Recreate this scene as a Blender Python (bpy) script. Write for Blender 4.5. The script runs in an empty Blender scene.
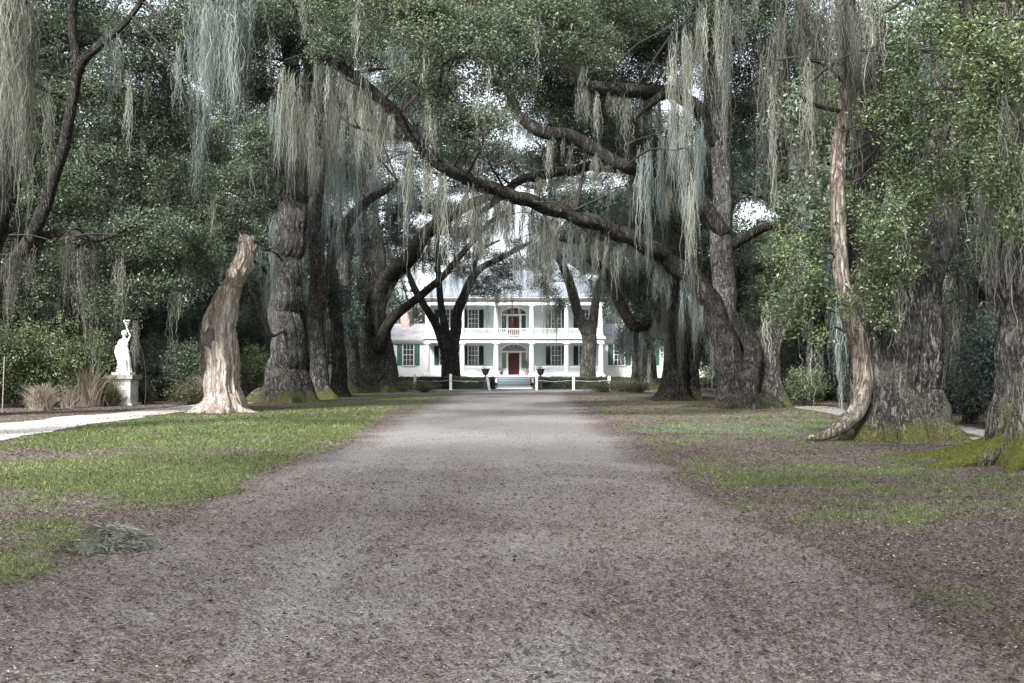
import bpy, math, random
import numpy as np

R = math.radians
rng = np.random.default_rng(11)
random.seed(11)
scene = bpy.context.scene
C = scene.collection

# ------------------------------------------------------------------ camera, sky, sun, exposure
PITCH = math.atan((370 - 341.5) / 1000.0)
EYE = 1.6
cam_d = bpy.data.cameras.new('camera')
cam = bpy.data.objects.new('camera', cam_d)
C.objects.link(cam)
cam.location = (0, 0, EYE)
cam.rotation_euler = (R(90) + PITCH, 0, 0)
cam_d.sensor_width = 36.0
cam_d.lens = 36.0 * 1000.0 / 1024.0
cam_d.clip_start = 0.1
cam_d.clip_end = 3000
scene.camera = cam

SUN_EL, SUN_AZ = 38.0, 208.0        # azimuth clockwise from +Y: behind the camera, a little to the left
world = bpy.data.worlds.new('World')
scene.world = world
world.use_nodes = True
wn = world.node_tree
wn.nodes.clear()
w_out = wn.nodes.new('ShaderNodeOutputWorld')
w_bg = wn.nodes.new('ShaderNodeBackground')
w_sky = wn.nodes.new('ShaderNodeTexSky')
w_hsv = wn.nodes.new('ShaderNodeHueSaturation')
w_sky.sky_type = 'NISHITA'
w_sky.sun_disc = False
w_sky.sun_elevation = R(SUN_EL)
w_sky.sun_rotation = R(SUN_AZ)
w_sky.air_density = 1.0
w_sky.dust_density = 3.0
w_hsv.inputs['Saturation'].default_value = 0.32
w_bg.inputs['Strength'].default_value = 0.15
wn.links.new(w_sky.outputs[0], w_hsv.inputs['Color'])
wn.links.new(w_hsv.outputs[0], w_bg.inputs['Color'])
wn.links.new(w_bg.outputs[0], w_out.inputs['Surface'])

sun_d = bpy.data.lights.new('sun', 'SUN')
sun = bpy.data.objects.new('sun', sun_d)
C.objects.link(sun)
sun_d.energy = 3.0
sun_d.angle = R(9)
sun_d.color = (1.0, 0.975, 0.945)
sun.rotation_euler = (R(90 - SUN_EL), 0, R(180 - SUN_AZ))

scene.view_settings.view_transform = 'Standard'
scene.view_settings.look = 'None'
scene.view_settings.gamma = 1.0
scene.view_settings.exposure = 1.72
scene.render.film_transparent = False
cy = scene.cycles
cy.max_bounces = 6
cy.diffuse_bounces = 4
cy.glossy_bounces = 2
cy.transmission_bounces = 3
cy.transparent_max_bounces = 4
cy.caustics_reflective = False
cy.caustics_refractive = False
cy.use_denoising = True

CP, SP = math.cos(PITCH), math.sin(PITCH)


def P(px, py, d):
    """world point seen at photo pixel (px, py) at forward distance d"""
    r = (px - 512.0) / 1000.0
    u = (341.5 - py) / 1000.0
    y = CP - u * SP
    z = SP + u * CP
    k = d / y
    return np.array([r * k, d, EYE + z * k])


# ------------------------------------------------------------------ material helper
class NT:
    def __init__(s, name):
        s.m = bpy.data.materials.new(name)
        s.m.use_nodes = True
        s.t = s.m.node_tree
        s.t.nodes.clear()
        s.out = s.t.nodes.new('ShaderNodeOutputMaterial')

    def n(s, typ, **kw):
        nd = s.t.nodes.new(typ)
        for k, v in kw.items():
            if k in nd.inputs.keys():
                s.put(nd.inputs[k], v)
            else:
                setattr(nd, k, v)
        return nd

    def put(s, sock, v):
        if isinstance(v, bpy.types.NodeSocket):
            s.t.links.new(v, sock)
        elif isinstance(v, (tuple, list)) and len(v) == 3 and sock.type == 'RGBA':
            sock.default_value = (*v, 1)
        else:
            sock.default_value = v

    def coord(s, scale=(1, 1, 1), kind='Object'):
        tc = s.n('ShaderNodeTexCoord')
        mp = s.n('ShaderNodeMapping')
        s.t.links.new(tc.outputs[kind], mp.inputs['Vector'])
        mp.inputs['Scale'].default_value = scale
        return mp.outputs[0]

    def noise(s, scale, detail=4, rough=0.55, vec=None, dist=0.0):
        nd = s.n('ShaderNodeTexNoise')
        nd.inputs['Scale'].default_value = scale
        nd.inputs['Detail'].default_value = detail
        nd.inputs['Roughness'].default_value = rough
        nd.inputs['Distortion'].default_value = dist
        if vec is not None:
            s.t.links.new(vec, nd.inputs['Vector'])
        return nd.outputs['Fac']

    def voro(s, scale, vec=None, feature='F1', out='Distance'):
        nd = s.n('ShaderNodeTexVoronoi', feature=feature)
        nd.inputs['Scale'].default_value = scale
        if vec is not None:
            s.t.links.new(vec, nd.inputs['Vector'])
        return nd.outputs[out]

    def ramp(s, fac, stops, interp='LINEAR'):
        nd = s.n('ShaderNodeValToRGB')
        cr = nd.color_ramp
        cr.interpolation = interp
        while len(cr.elements) < len(stops):
            cr.elements.new(0.5)
        for e, (p, c) in zip(cr.elements, stops):
            e.position = p
            e.color = (*c, 1) if len(c) == 3 else c
        s.t.links.new(fac, nd.inputs[0])
        return nd.outputs[0]

    def fr(s, fac, a, b, lo=0.0, hi=1.0):
        nd = s.n('ShaderNodeMapRange')
        s.t.links.new(fac, nd.inputs[0])
        nd.inputs[1].default_value = a
        nd.inputs[2].default_value = b
        nd.inputs[3].default_value = lo
        nd.inputs[4].default_value = hi
        return nd.outputs[0]

    def math(s, op, a, b=0.0):
        nd = s.n('ShaderNodeMath', operation=op)
        s.put(nd.inputs[0], a)
        s.put(nd.inputs[1], b)
        return nd.outputs[0]

    def mix(s, f, a, b, mode='MIX'):
        nd = s.n('ShaderNodeMix', data_type='RGBA', blend_type=mode)
        s.put(nd.inputs[0], f)
        s.put(nd.inputs[6], a)
        s.put(nd.inputs[7], b)
        return nd.outputs[2]

    def attr(s, name):
        nd = s.n('ShaderNodeAttribute')
        nd.attribute_name = name
        return nd.outputs['Fac']

    def bump(s, h, strength=0.5, dist=0.02, normal=None):
        nd = s.n('ShaderNodeBump')
        nd.inputs['Strength'].default_value = strength
        nd.inputs['Distance'].default_value = dist
        s.t.links.new(h, nd.inputs['Height'])
        if normal is not None:
            s.t.links.new(normal, nd.inputs['Normal'])
        return nd.outputs[0]

    def bsdf(s, color, rough=0.8, normal=None, spec=0.3, **kw):
        nd = s.n('ShaderNodeBsdfPrincipled')
        s.put(nd.inputs['Base Color'], color)
        s.put(nd.inputs['Roughness'], rough)
        nd.inputs['Specular IOR Level'].default_value = spec
        if normal is not None:
            s.t.links.new(normal, nd.inputs['Normal'])
        for k, v in kw.items():
            s.put(nd.inputs[k.replace('_', ' ')], v)
        s.t.links.new(nd.outputs[0], s.out.inputs[0])
        return nd


M = {}


def leaf_mat(name, stops, trans=0.3, rough=0.45, spec=0.5):
    t = NT(name)
    col = t.ramp(t.attr('tone'), stops)
    b = t.bsdf(col, rough, spec=spec)
    tr = t.n('ShaderNodeBsdfTranslucent')
    t.t.links.new(t.mix(1.0, col, (1.0, 1.0, 0.62), 'MULTIPLY'), tr.inputs[0])
    mx = t.n('ShaderNodeMixShader')
    mx.inputs[0].default_value = trans
    t.t.links.new(b.outputs[0], mx.inputs[1])
    t.t.links.new(tr.outputs[0], mx.inputs[2])
    t.t.links.new(mx.outputs[0], t.out.inputs[0])
    M[name] = t.m


leaf_mat('oak_leaf', [(0, (.026, .038, .026)), (.5, (.088, .118, .084)), (.85, (.145, .19, .125)), (1, (.22, .26, .18))], rough=.4, spec=.45)
leaf_mat('bright_leaf', [(0, (.022, .034, .016)), (.5, (.085, .120, .060)), (.85, (.16, .205, .095)), (1, (.24, .29, .17))], rough=.38, spec=.5)
leaf_mat('blue_leaf', [(0, (.024, .038, .034)), (.5, (.078, .112, .097)), (.85, (.135, .175, .155)), (1, (.20, .25, .225))], rough=.4, spec=.45)
leaf_mat('dark_leaf', [(0, (.012, .019, .014)), (.5, (.052, .074, .053)), (.85, (.085, .115, .078)), (1, (.20, .235, .18))], rough=.38, spec=.5)
leaf_mat('olive_leaf', [(0, (.04, .04, .025)), (.5, (.10, .105, .06)), (1, (.24, .24, .15))])
leaf_mat('dry_leaf', [(0, (.05, .038, .03)), (.5, (.16, .13, .105)), (1, (.36, .32, .27))], trans=0.15)
leaf_mat('spanish_moss', [(0, (.035, .039, .034)), (.5, (.140, .150, .128)), (1, (.36, .375, .33))], trans=0.25, rough=0.9, spec=0.1)
leaf_mat('grey_moss', [(0, (.045, .056, .056)), (.5, (.14, .168, .165)), (1, (.32, .36, .355))], trans=0.25, rough=0.9, spec=0.1)
leaf_mat('dull_moss', [(0, (.018, .018, .016)), (.5, (.080, .080, .070)), (1, (.24, .24, .21))], trans=0.25, rough=0.9, spec=0.1)
leaf_mat('litter_leaf', [(0, (.018, .015, .014)), (.35, (.052, .040, .035)), (.7, (.11, .084, .073)), (.92, (.21, .17, .15)), (1, (.42, .38, .35))], trans=0.05, rough=0.6, spec=0.35)
leaf_mat('grass_blade', [(0, (.040, .050, .021)), (.4, (.078, .122, .034)), (.75, (.150, .180, .066)), (1, (.33, .30, .20))], trans=0.3, rough=0.5, spec=0.3)


def bark_mat(name, dark, mid, pale, green=0.0, gh=0.7, lichen=0.35, bump=1.0, vs=0.24, sc=9.5, stain=.4):
    t = NT(name)
    v = t.coord((1, 1, vs))
    v2 = t.coord((1, 1, 1))
    a1 = t.math('ABSOLUTE', t.math('SUBTRACT', t.noise(sc * .9, 9, 0.62, v, 0.9), .5))
    a2 = t.math('ABSOLUTE', t.math('SUBTRACT', t.noise(sc * 2.3, 6, 0.65, v, 0.5), .5))
    n2 = t.noise(1.3, 5, 0.65, v2)
    n3 = t.noise(26, 5, 0.7, v2)
    h = t.math('ADD', t.math('ADD', t.fr(a1, 0, .14, 0, .6), t.fr(a2, 0, .16, 0, .4)), t.math('MULTIPLY', n3, .45))
    c = t.ramp(t.fr(h, .42, 1.18), [(0, dark), (.5, mid), (1, pale)])
    c = t.mix(t.fr(n2, .38, .7, 0, stain), c, dark)
    lm = t.math('MULTIPLY', t.fr(n2, .50, .66), t.fr(n3, .38, .6, 0, lichen))
    c = t.mix(lm, c, (.34, .36, .31))
    if green > 0:
        sep = t.n('ShaderNodeSeparateXYZ')
        t.t.links.new(t.coord(), sep.inputs[0])
        geo = t.n('ShaderNodeNewGeometry')
        sn = t.n('ShaderNodeSeparateXYZ')
        t.t.links.new(geo.outputs['Normal'], sn.inputs[0])
        hz = t.fr(sep.outputs[2], gh, 0.0)
        g = t.math('ADD', hz, t.math('MULTIPLY', t.math('SUBTRACT', n2, .5), 2.2))
        g = t.math('ADD', g, t.math('MULTIPLY', sn.outputs[2], .6))
        g = t.math('MULTIPLY', t.fr(t.math('ADD', g, t.math('MULTIPLY', t.math('SUBTRACT', n3, .5), 1.2)), .35, 1.0), green)
        gc = t.ramp(n3, [(.3, (.025, .032, .010)), (.55, (.155, .165, .036)), (.8, (.31, .31, .11))])
        c = t.mix(g, c, gc)
    t.bsdf(c, 0.92, t.bump(h, bump, 0.08), spec=0.15)
    M[name] = t.m


bark_mat('oak_bark', (.020, .019, .017), (.150, .140, .129), (.40, .385, .365), green=.7, gh=.5)
bark_mat('grey_bark', (.028, .027, .026), (.21, .20, .193), (.50, .485, .465), green=.7, gh=.6, lichen=.5)
bark_mat('dark_bark', (.010, .0095, .009), (.066, .060, .055), (.22, .207, .193), green=.2, gh=.3, lichen=.2)
bark_mat('pale_bark', (.055, .043, .036), (.24, .215, .19), (.54, .51, .48), green=0, lichen=.3, bump=.7, vs=.1, sc=6, stain=.3)
bark_mat('dead_wood', (.31, .245, .20), (.66, .61, .565), (.86, .845, .83), green=0, lichen=.0, bump=.9, vs=.09, sc=5, stain=.25)
bark_mat('mossy_bark', (.030, .027, .024), (.24, .225, .21), (.52, .50, .475), green=1.0, gh=1.1, lichen=.4)


def flat_mat(name, color, rough=0.6, nscale=3.0, var=0.12, bump=0.15, spec=0.3, metal=0.0, bd=0.01):
    t = NT(name)
    v = t.coord()
    n = t.noise(nscale, 6, .65, v)
    n2 = t.noise(nscale * 14, 3, .6, v)
    lo = tuple(max(0, x * (1 - 2.2 * var)) for x in color)
    hi = tuple(min(1, x * (1 + var)) for x in color)
    c = t.ramp(n, [(.28, lo), (.5, color), (.75, hi)])
    b = t.bsdf(c, rough, t.bump(t.math('ADD', n, n2), bump, bd), spec=spec)
    b.inputs['Metallic'].default_value = metal
    M[name] = t.m


flat_mat('white_paint', (.64, .655, .655), .55, 1.2, .05)
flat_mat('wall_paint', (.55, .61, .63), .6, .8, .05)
flat_mat('column_paint', (.68, .695, .69), .5, 1.5, .04)
flat_mat('roof_sheet', (.17, .19, .21), .6, .6, .2)
flat_mat('wing_roof', (.27, .27, .28), .7, .9, .2)
flat_mat('sunlit_shutter', (.012, .075, .05), .45, 3, .1)  # wing shutters, sunlight put into the green
flat_mat('shaded_shutter', (.010, .030, .026), .5, 3, .1)  # same green shutters under the porch, its shade put into the colour
flat_mat('red_door', (.062, .012, .014), .5, 3, .1)
flat_mat('dark_glass', (.035, .042, .046), .12, 1, .1, 0.0, .6)
flat_mat('pane_glass', (.075, .088, .09), .1, 2.0, .5, 0.0, .7)
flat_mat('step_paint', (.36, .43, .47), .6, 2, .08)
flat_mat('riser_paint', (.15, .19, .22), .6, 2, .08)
flat_mat('brick', (.40, .30, .27), .85, 5, .2)
flat_mat('weathered_stone', (.62, .61, .57), .9, 5, .32, .5, .1, 0, .03)
flat_mat('cap_stone', (.30, .30, .27), .9, 6, .3, .5, .1, 0, .03)
flat_mat('marble', (.86, .86, .84), .55, 3, .06, .2)
flat_mat('cast_iron', (.025, .027, .028), .6, 8, .2)
flat_mat('terracotta', (.26, .13, .09), .8, 6, .15)
flat_mat('rope', (.55, .54, .50), .9, 10, .1)
flat_mat('post_paint', (.80, .80, .77), .6, 6, .08)
flat_mat('twig_wood', (.026, .022, .020), .9, 12, .3, .4)
flat_mat('grey_twig', (.24, .21, .185), .9, 12, .3, .4)
flat_mat('burl', (.17, .165, .165), .7, 22, .5, 1.0, .3, 0, .05)


# ------------------------------------------------------------------ mesh batch
class MB:
    def __init__(s):
        s.v, s.q, s.t, s.tone, s.n = [], [], [], [], 0

    def add(s, v, quads=None, tris=None, tone=None):
        v = np.asarray(v, dtype=np.float64).reshape(-1, 3)
        s.v.append(v)
        s.tone.append(np.full(len(v), .5) if tone is None else np.broadcast_to(np.asarray(tone, float), (len(v),)))
        if quads is not None and len(quads):
            s.q.append(np.asarray(quads, dtype=np.int64).reshape(-1, 4) + s.n)
        if tris is not None and len(tris):
            s.t.append(np.asarray(tris, dtype=np.int64).reshape(-1, 3) + s.n)
        s.n += len(v)
        return s

    def box(s, x0, x1, y0, y1, z0, z1):
        v = [(x, y, z) for x in (x0, x1) for y in (y0, y1) for z in (z0, z1)]
        q = [(0, 1, 3, 2), (4, 6, 7, 5), (0, 4, 5, 1), (2, 3, 7, 6), (0, 2, 6, 4), (1, 5, 7, 3)]
        return s.add(v, q)

    def lathe(s, cx, cy, prof, seg=20, sq=0.0):
        a = np.arange(seg) * 2 * np.pi / seg
        vs = [np.stack([cx + r * np.cos(a), cy + r * np.sin(a), np.full(seg, z)], 1) for r, z in prof]
        n = len(prof)
        q = [(i * seg + j, i * seg + (j + 1) % seg, (i + 1) * seg + (j + 1) % seg, (i + 1) * seg + j)
             for i in range(n - 1) for j in range(seg)]
        return s.add(np.concatenate(vs), q)

    def build(s, name, mat, parent=None, origin=(0, 0, 0), smooth=False, attrs=None, extra=None):
        v = np.concatenate(s.v) - np.asarray(origin, float)
        me = bpy.data.meshes.new(name)
        q = np.concatenate(s.q) if s.q else np.zeros((0, 4), np.int64)
        t = np.concatenate(s.t) if s.t else np.zeros((0, 3), np.int64)
        me.vertices.add(len(v))
        me.vertices.foreach_set('co', v.astype(np.float32).ravel())
        li = np.concatenate([q.ravel(), t.ravel()]).astype(np.int32)
        me.loops.add(len(li))
        me.loops.foreach_set('vertex_index', li)
        tot = np.concatenate([np.full(len(q), 4), np.full(len(t), 3)]).astype(np.int32)
        start = np.concatenate([[0], np.cumsum(tot)[:-1]]).astype(np.int32)
        me.polygons.add(len(tot))
        me.polygons.foreach_set('loop_start', start)
        me.polygons.foreach_set('loop_total', tot)
        if smooth:
            me.polygons.foreach_set('use_smooth', np.ones(len(tot), bool))
        else:
            me.polygons.foreach_set('use_smooth', np.zeros(len(tot), bool))
        me.update(calc_edges=True)
        at = me.attributes.new('tone', 'FLOAT', 'POINT')
        at.data.foreach_set('value', np.concatenate(s.tone).astype(np.float32))
        for k, a in (attrs or {}).items():
            at = me.attributes.new(k, 'FLOAT', 'POINT')
            at.data.foreach_set('value', np.asarray(a, np.float32))
        me.materials.append(M[mat] if isinstance(mat, str) else mat)
        if extra is not None:           # (material, first quad-faces belong to it)
            me.materials.append(M[extra[0]])
            me.polygons.foreach_set('material_index', extra[1](len(q), len(t)).astype(np.int32))
        o = bpy.data.objects.new(name, me)
        C.objects.link(o)
        if parent is not None:
            o.parent = parent
        else:
            o.location = origin
        return o


def thing(name, loc, label, cat, group=None):
    if len(label.split()) > 16: print('LONG', len(label.split()), label)
    o = bpy.data.objects.new(name, None)
    C.objects.link(o)
    o.empty_display_size = 0.3
    o.location = tuple(float(x) for x in loc)
    o['label'] = label
    o['category'] = cat
    if group:
        o['group'] = group
    return o


def tag(o, label=None, cat=None, group=None, kind=None):
    if label and len(label.split()) > 16: print('LONG', len(label.split()), label)
    if label: o['label'] = label
    if cat: o['category'] = cat
    if group: o['group'] = group
    if kind: o['kind'] = kind
    return o


def copy_tree(root, loc, rotz, scale, label):
    r = root.copy()
    C.objects.link(r)
    r.location = loc
    r.rotation_euler = (0, 0, rotz)
    r.scale = scale
    r['label'] = label
    for ch in list(root.children):
        c = ch.copy()
        C.objects.link(c)
        c.parent = r
    return r


# ------------------------------------------------------------------ numpy value noise
_H = np.random.default_rng(5).random((256, 256))


def vnoise(x, y, f=1.0, off=0):
    x = np.asarray(x, float) * f + 31.7 + off * 7.3
    y = np.asarray(y, float) * f + 17.1 + off * 3.9
    xi, yi = np.floor(x).astype(int), np.floor(y).astype(int)
    fx, fy = x - xi, y - yi
    fx, fy = fx * fx * (3 - 2 * fx), fy * fy * (3 - 2 * fy)
    a, b = _H[xi % 256, yi % 256], _H[(xi + 1) % 256, yi % 256]
    c, d = _H[xi % 256, (yi + 1) % 256], _H[(xi + 1) % 256, (yi + 1) % 256]
    return (a * (1 - fx) + b * fx) * (1 - fy) + (c * (1 - fx) + d * fx) * fy


def fbm(x, y, f=1.0, off=0, octv=4):
    s, a, tot = 0, 1.0, 0
    for i in range(octv):
        s = s + a * vnoise(x, y, f * 2 ** i, off + i)
        tot += a
        a *= .55
    return s / tot


def sst(x, a, b):
    t = np.clip((x - a) / (b - a), 0, 1)
    return t * t * (3 - 2 * t)


# ------------------------------------------------------------------ ground fields
def drive_edges(y):
    y = np.asarray(y, float)
    left = np.interp(y, [0, 6, 9, 14.5, 20, 53, 70, 76, 80, 84], [-3.9, -3.7, -3.6, -3.7, -3.7, -3.9, -3.6, -4.2, -8, -8])
    right = np.interp(y, [0, 5, 9, 14.5, 20, 53, 70, 76, 80, 84], [3.0, 2.9, 2.4, 2.4, 2.6, 3.4, 3.6, 4.5, 8, 8])
    left = left + (fbm(y, y * 0 + 3, .7, 1) - .5) * 0.9
    right = right + (fbm(y, y * 0 + 9, .7, 4) - .5) * 1.0
    return left, right


def path_c(y, side):
    y = np.asarray(y, float)
    if side < 0:
        return np.interp(y, [10, 22, 30, 42, 60], [-13.6, -13.4, -14.0, -13.6, -13.2]), np.interp(y, [10, 25, 42, 60], [1.9, 1.7, 1.0, .9])
    return np.interp(y, [10, 22, 30, 45, 60, 75], [11.4, 11.2, 12.2, 12.9, 12.4, 11.5]), np.interp(y, [10, 25, 42, 75], [1.1, 1.0, .8, .8])


def gz(x, y):
    fade = np.clip((48 - np.asarray(y, float)) / 10, 0, 1) * np.clip((22 - np.abs(x)) / 5, 0, 1)
    return (fbm(x, y, .35, 2, 2) - .5) * .10 * fade


def ell(x, y, cx, cy, rx, ry):
    return np.clip(1.35 - np.sqrt(((x - cx) / rx) ** 2 + ((y - cy) / ry) ** 2), 0, 1)


def grass_field(x, y):
    x = np.asarray(x, float); y = np.asarray(y, float)
    n = fbm(x, y, .55, 11, 5)
    n2 = fbm(x, y, 2.2, 15, 4)
    L, Rr = drive_edges(y)
    gl = .34 * (x < -2) * sst(y, 9.5, 12) + 0.20 * (x < -2)
    gl = gl + .75 * ell(x, y, -5.8, 15.5, 4.0, 3.2) + .8 * ell(x, y, -8.8, 26, 7, 9) - 1.0 * ell(x, y, -10.5, 18.6, 4.0, 1.3)
    gl = gl + .75 * ell(x, y, -4.9, 8.3, 1.1, 1.8) - .45 * ell(x, y, -4.6, 11.3, 3, 1.0)
    gl = gl - .30 * sst(y, 33, 40) + .8 * ell(x, y, -6.8, 50, 3.4, 18)
    gl = gl * (x < 0)
    gr = (.22 + .52 * ell(x, y, 5.6, 27.5, 3.6, 4.2) + .50 * ell(x, y, 5.2, 16.5, 3.4, 4.2) + .35 * ell(x, y, 6.2, 13.2, 3, 2.2)
          - .35 * ell(x, y, 9.5, 19.5, 4, 2.6) - .4 * sst(11 - y, 0, 2.0) + .5 * ell(x, y, 6.5, 52, 3.2, 8) - .35 * ell(x, y, 9.5, 23.5, 6, 1.0)) * .85 * (x > 0)
    g = gl + gr
    d = np.minimum(np.abs(x - L), np.abs(x - Rr))
    inside = (x > L) & (x < Rr)
    g = g * np.clip(np.where(inside, 0, d) / .45, 0, 1)
    for s in (-1, 1):
        c, w = path_c(y, s)
        g = g * sst(np.abs(x - c), w * .95, w * 1.35)
    g = g * .85 + (n - .5) * 1.7 + (n2 - .5) * 1.9
    g = np.where(np.abs(x) > 15, g * .4, g)
    return np.clip(g, 0, 1)


def litter_shade_amount(x, y):
    """fallen leaves on the driveway: many towards the verges and the near right, extra near the camera as painted shade"""
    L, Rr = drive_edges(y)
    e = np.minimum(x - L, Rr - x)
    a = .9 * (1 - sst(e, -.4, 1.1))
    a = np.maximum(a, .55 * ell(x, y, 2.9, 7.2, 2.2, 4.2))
    a = np.maximum(a, (.50 + .35 * (fbm(x, y, .45, 61) - .5)) * (1 - sst(y + 3 * (fbm(x, y, .3, 77) - .5), 14.5, 19.5)))  # denser leaf bits close up, raised further to paint in the canopy shade
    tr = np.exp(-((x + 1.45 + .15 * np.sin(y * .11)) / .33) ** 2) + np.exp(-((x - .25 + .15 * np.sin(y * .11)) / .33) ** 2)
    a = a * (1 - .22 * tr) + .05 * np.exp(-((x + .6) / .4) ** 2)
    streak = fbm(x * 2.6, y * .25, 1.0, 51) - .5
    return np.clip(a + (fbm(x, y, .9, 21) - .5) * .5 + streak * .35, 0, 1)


# ------------------------------------------------------------------ ground materials
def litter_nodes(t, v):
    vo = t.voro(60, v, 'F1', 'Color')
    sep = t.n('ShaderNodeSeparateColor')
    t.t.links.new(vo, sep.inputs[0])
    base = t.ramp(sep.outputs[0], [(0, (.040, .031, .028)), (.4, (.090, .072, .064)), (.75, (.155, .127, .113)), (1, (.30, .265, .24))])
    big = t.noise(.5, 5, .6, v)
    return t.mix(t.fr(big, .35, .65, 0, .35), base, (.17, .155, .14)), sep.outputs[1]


def gravel_nodes(t, v):
    vo = t.voro(105, v, 'F1', 'Color')
    sep = t.n('ShaderNodeSeparateColor')
    t.t.links.new(vo, sep.inputs[0])
    base = t.ramp(sep.outputs[0], [(0, (.075, .071, .068)), (.45, (.210, .201, .193)), (.8, (.335, .323, .312)), (1, (.53, .515, .50))])
    big = t.noise(.35, 6, .65, v)
    base = t.mix(t.fr(big, .3, .7, 0, .5), base, t.mix(.5, base, (.10, .092, .088)))
    return base, sep.outputs[1]


t = NT('ground_soil')
v = t.coord()
lit, lh = litter_nodes(t, v)
gn = t.noise(60, 4, .7, v)
gbig = t.noise(.8, 4, .6, v)
gcol = t.ramp(gn, [(.25, (.040, .052, .020)), (.5, (.09, .115, .042)), (.75, (.17, .19, .09))])
gcol = t.mix(t.fr(gbig, .4, .65, 0, .55), gcol, (.12, .115, .06))
gm = t.fr(t.math('ADD', t.attr('grass'), t.math('MULTIPLY', t.math('SUBTRACT', t.noise(9, 6, .75, v), .5), 1.5)), .25, .85)
# the cool blue-green patch of clover on the right
cl = t.mix(t.attr('clover'), gcol, t.ramp(gn, [(.25, (.05, .09, .06)), (.7, (.13, .21, .15))]))
col = t.mix(gm, lit, cl)
h = t.math('ADD', t.math('MULTIPLY', lh, .5), gn)
t.bsdf(col, .95, t.bump(h, .7, .02), spec=.1)
M['ground_soil'] = t.m

t = NT('drive_gravel')
v = t.coord()
lit, lh = litter_nodes(t, v)
gra, gh = gravel_nodes(t, v)
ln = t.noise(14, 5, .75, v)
lm = t.fr(t.math('ADD', t.math('MULTIPLY', t.attr('litter_shade'), .75), t.math('MULTIPLY', ln, 1.0)), .55, .98, 0, .85)
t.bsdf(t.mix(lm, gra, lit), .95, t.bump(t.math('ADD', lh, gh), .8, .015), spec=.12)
M['drive_gravel'] = t.m

t = NT('sand_path')
v = t.coord()
n1 = t.noise(1.1, 7, .7, v)
n2 = t.noise(90, 3, .6, v)
t.bsdf(t.mix(t.fr(n2, .3, .7, 0, .5), t.ramp(n1, [(.3, (.30, .28, .265)), (.55, (.50, .485, .47)), (.75, (.62, .61, .60))]), (.25, .22, .20)), .95, t.bump(n2, .5, .01), spec=.1)
M['sand_path'] = t.m

flat_mat('shaded_sand', (.27, .25, .24), .95, 2.0, .15, .4, .1)  # pale path in grey: the tree shade is put into its colour

# ------------------------------------------------------------------ ground sheet
xs = np.concatenate([-np.geomspace(900, 20.4, 40), np.arange(-20, 20.01, .16), np.geomspace(20.4, 900, 40)])
ys = np.concatenate([-np.geomspace(300, 4, 25), np.arange(-3, 3, .5), np.arange(3, 44, .16), np.arange(44, 110, .6), np.geomspace(111, 2000, 40)])
X, Y = np.meshgrid(xs, ys)
g = grass_field(X, Y)
clov = np.clip(ell(X, Y, 5.6, 27.5, 3.6, 4.2) * 1.6, 0, 1) + .3 * ell(X, Y, -8.8, 30, 6, 4)
nx, ny = len(xs), len(ys)
idx = np.arange(nx * ny).reshape(ny, nx)
quads = np.stack([idx[:-1, :-1], idx[:-1, 1:], idx[1:, 1:], idx[1:, :-1]], -1).reshape(-1, 4)
mb = MB()
mb.add(np.stack([X, Y, gz(X, Y)], -1).reshape(-1, 3), quads)
o = mb.build('ground', 'ground_soil', smooth=True, attrs={'grass': g.ravel(), 'clover': np.clip(clov, 0, 1).ravel()})
tag(o, kind='structure')


def strip(name, mat, ys, lx, rx, nc, dz, attrs_fn=None):
    t_ = np.linspace(0, 1, nc)[None, :]
    X = lx[:, None] * (1 - t_) + rx[:, None] * t_
    Y = np.repeat(ys[:, None], nc, 1)
    idx = np.arange(X.size).reshape(X.shape)
    q = np.stack([idx[:-1, :-1], idx[:-1, 1:], idx[1:, 1:], idx[1:, :-1]], -1).reshape(-1, 4)
    mb = MB()
    mb.add(np.stack([X, Y, gz(X, Y) + dz], -1).reshape(-1, 3), q)
    o = mb.build(name, mat, smooth=True, attrs={'litter_shade': attrs_fn(X, Y).ravel()} if attrs_fn else None)
    return tag(o, kind='structure')


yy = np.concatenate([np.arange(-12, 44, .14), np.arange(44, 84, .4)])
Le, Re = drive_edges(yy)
strip('driveway', 'drive_gravel', yy, Le, Re, 56, .006, litter_shade_amount)
yy = np.arange(12, 60, .3)
c, w = path_c(yy, -1)
w2 = w * (1 + (fbm(yy, yy * 0, 1.1, 8) - .5) * .5)
strip('side_path', 'sand_path', yy, c - w2, c + w2, 10, .012)
yy = np.arange(12, 75, .3)
c, w = path_c(yy, 1)
w2 = w * (1 + (fbm(yy, yy * 0, 1.1, 28) - .5) * .5)
strip('shaded_path', 'shaded_sand', yy, c - w2, c + w2, 10, .012)
mb = MB().box(-1.35, 1.75, 84, 100.2, -.02, .014)
tag(mb.build('front_walk', 'sand_path'), kind='structure')


# ------------------------------------------------------------------ tubes, leaves, moss
def resample(pts, rad, step):
    pts = np.asarray(pts, float); rad = np.asarray(rad, float)
    n = len(pts)
    pe = np.vstack([2 * pts[0] - pts[1], pts, 2 * pts[-1] - pts[-2]])
    op, orr = [], []
    for i in range(n - 1):
        L = np.linalg.norm(pts[i + 1] - pts[i])
        k = max(2, int(L / step))
        t_ = (np.arange(k) / k)[:, None]
        p0, p1, p2, p3 = pe[i], pe[i + 1], pe[i + 2], pe[i + 3]
        op.append(.5 * (2 * p1 + (p2 - p0) * t_ + (2 * p0 - 5 * p1 + 4 * p2 - p3) * t_ ** 2 + (3 * p1 - p0 - 3 * p2 + p3) * t_ ** 3))
        orr.append(rad[i] + (rad[i + 1] - rad[i]) * t_[:, 0])
    op.append(pts[-1:]); orr.append(rad[-1:])
    return np.vstack(op), np.concatenate(orr)


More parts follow.
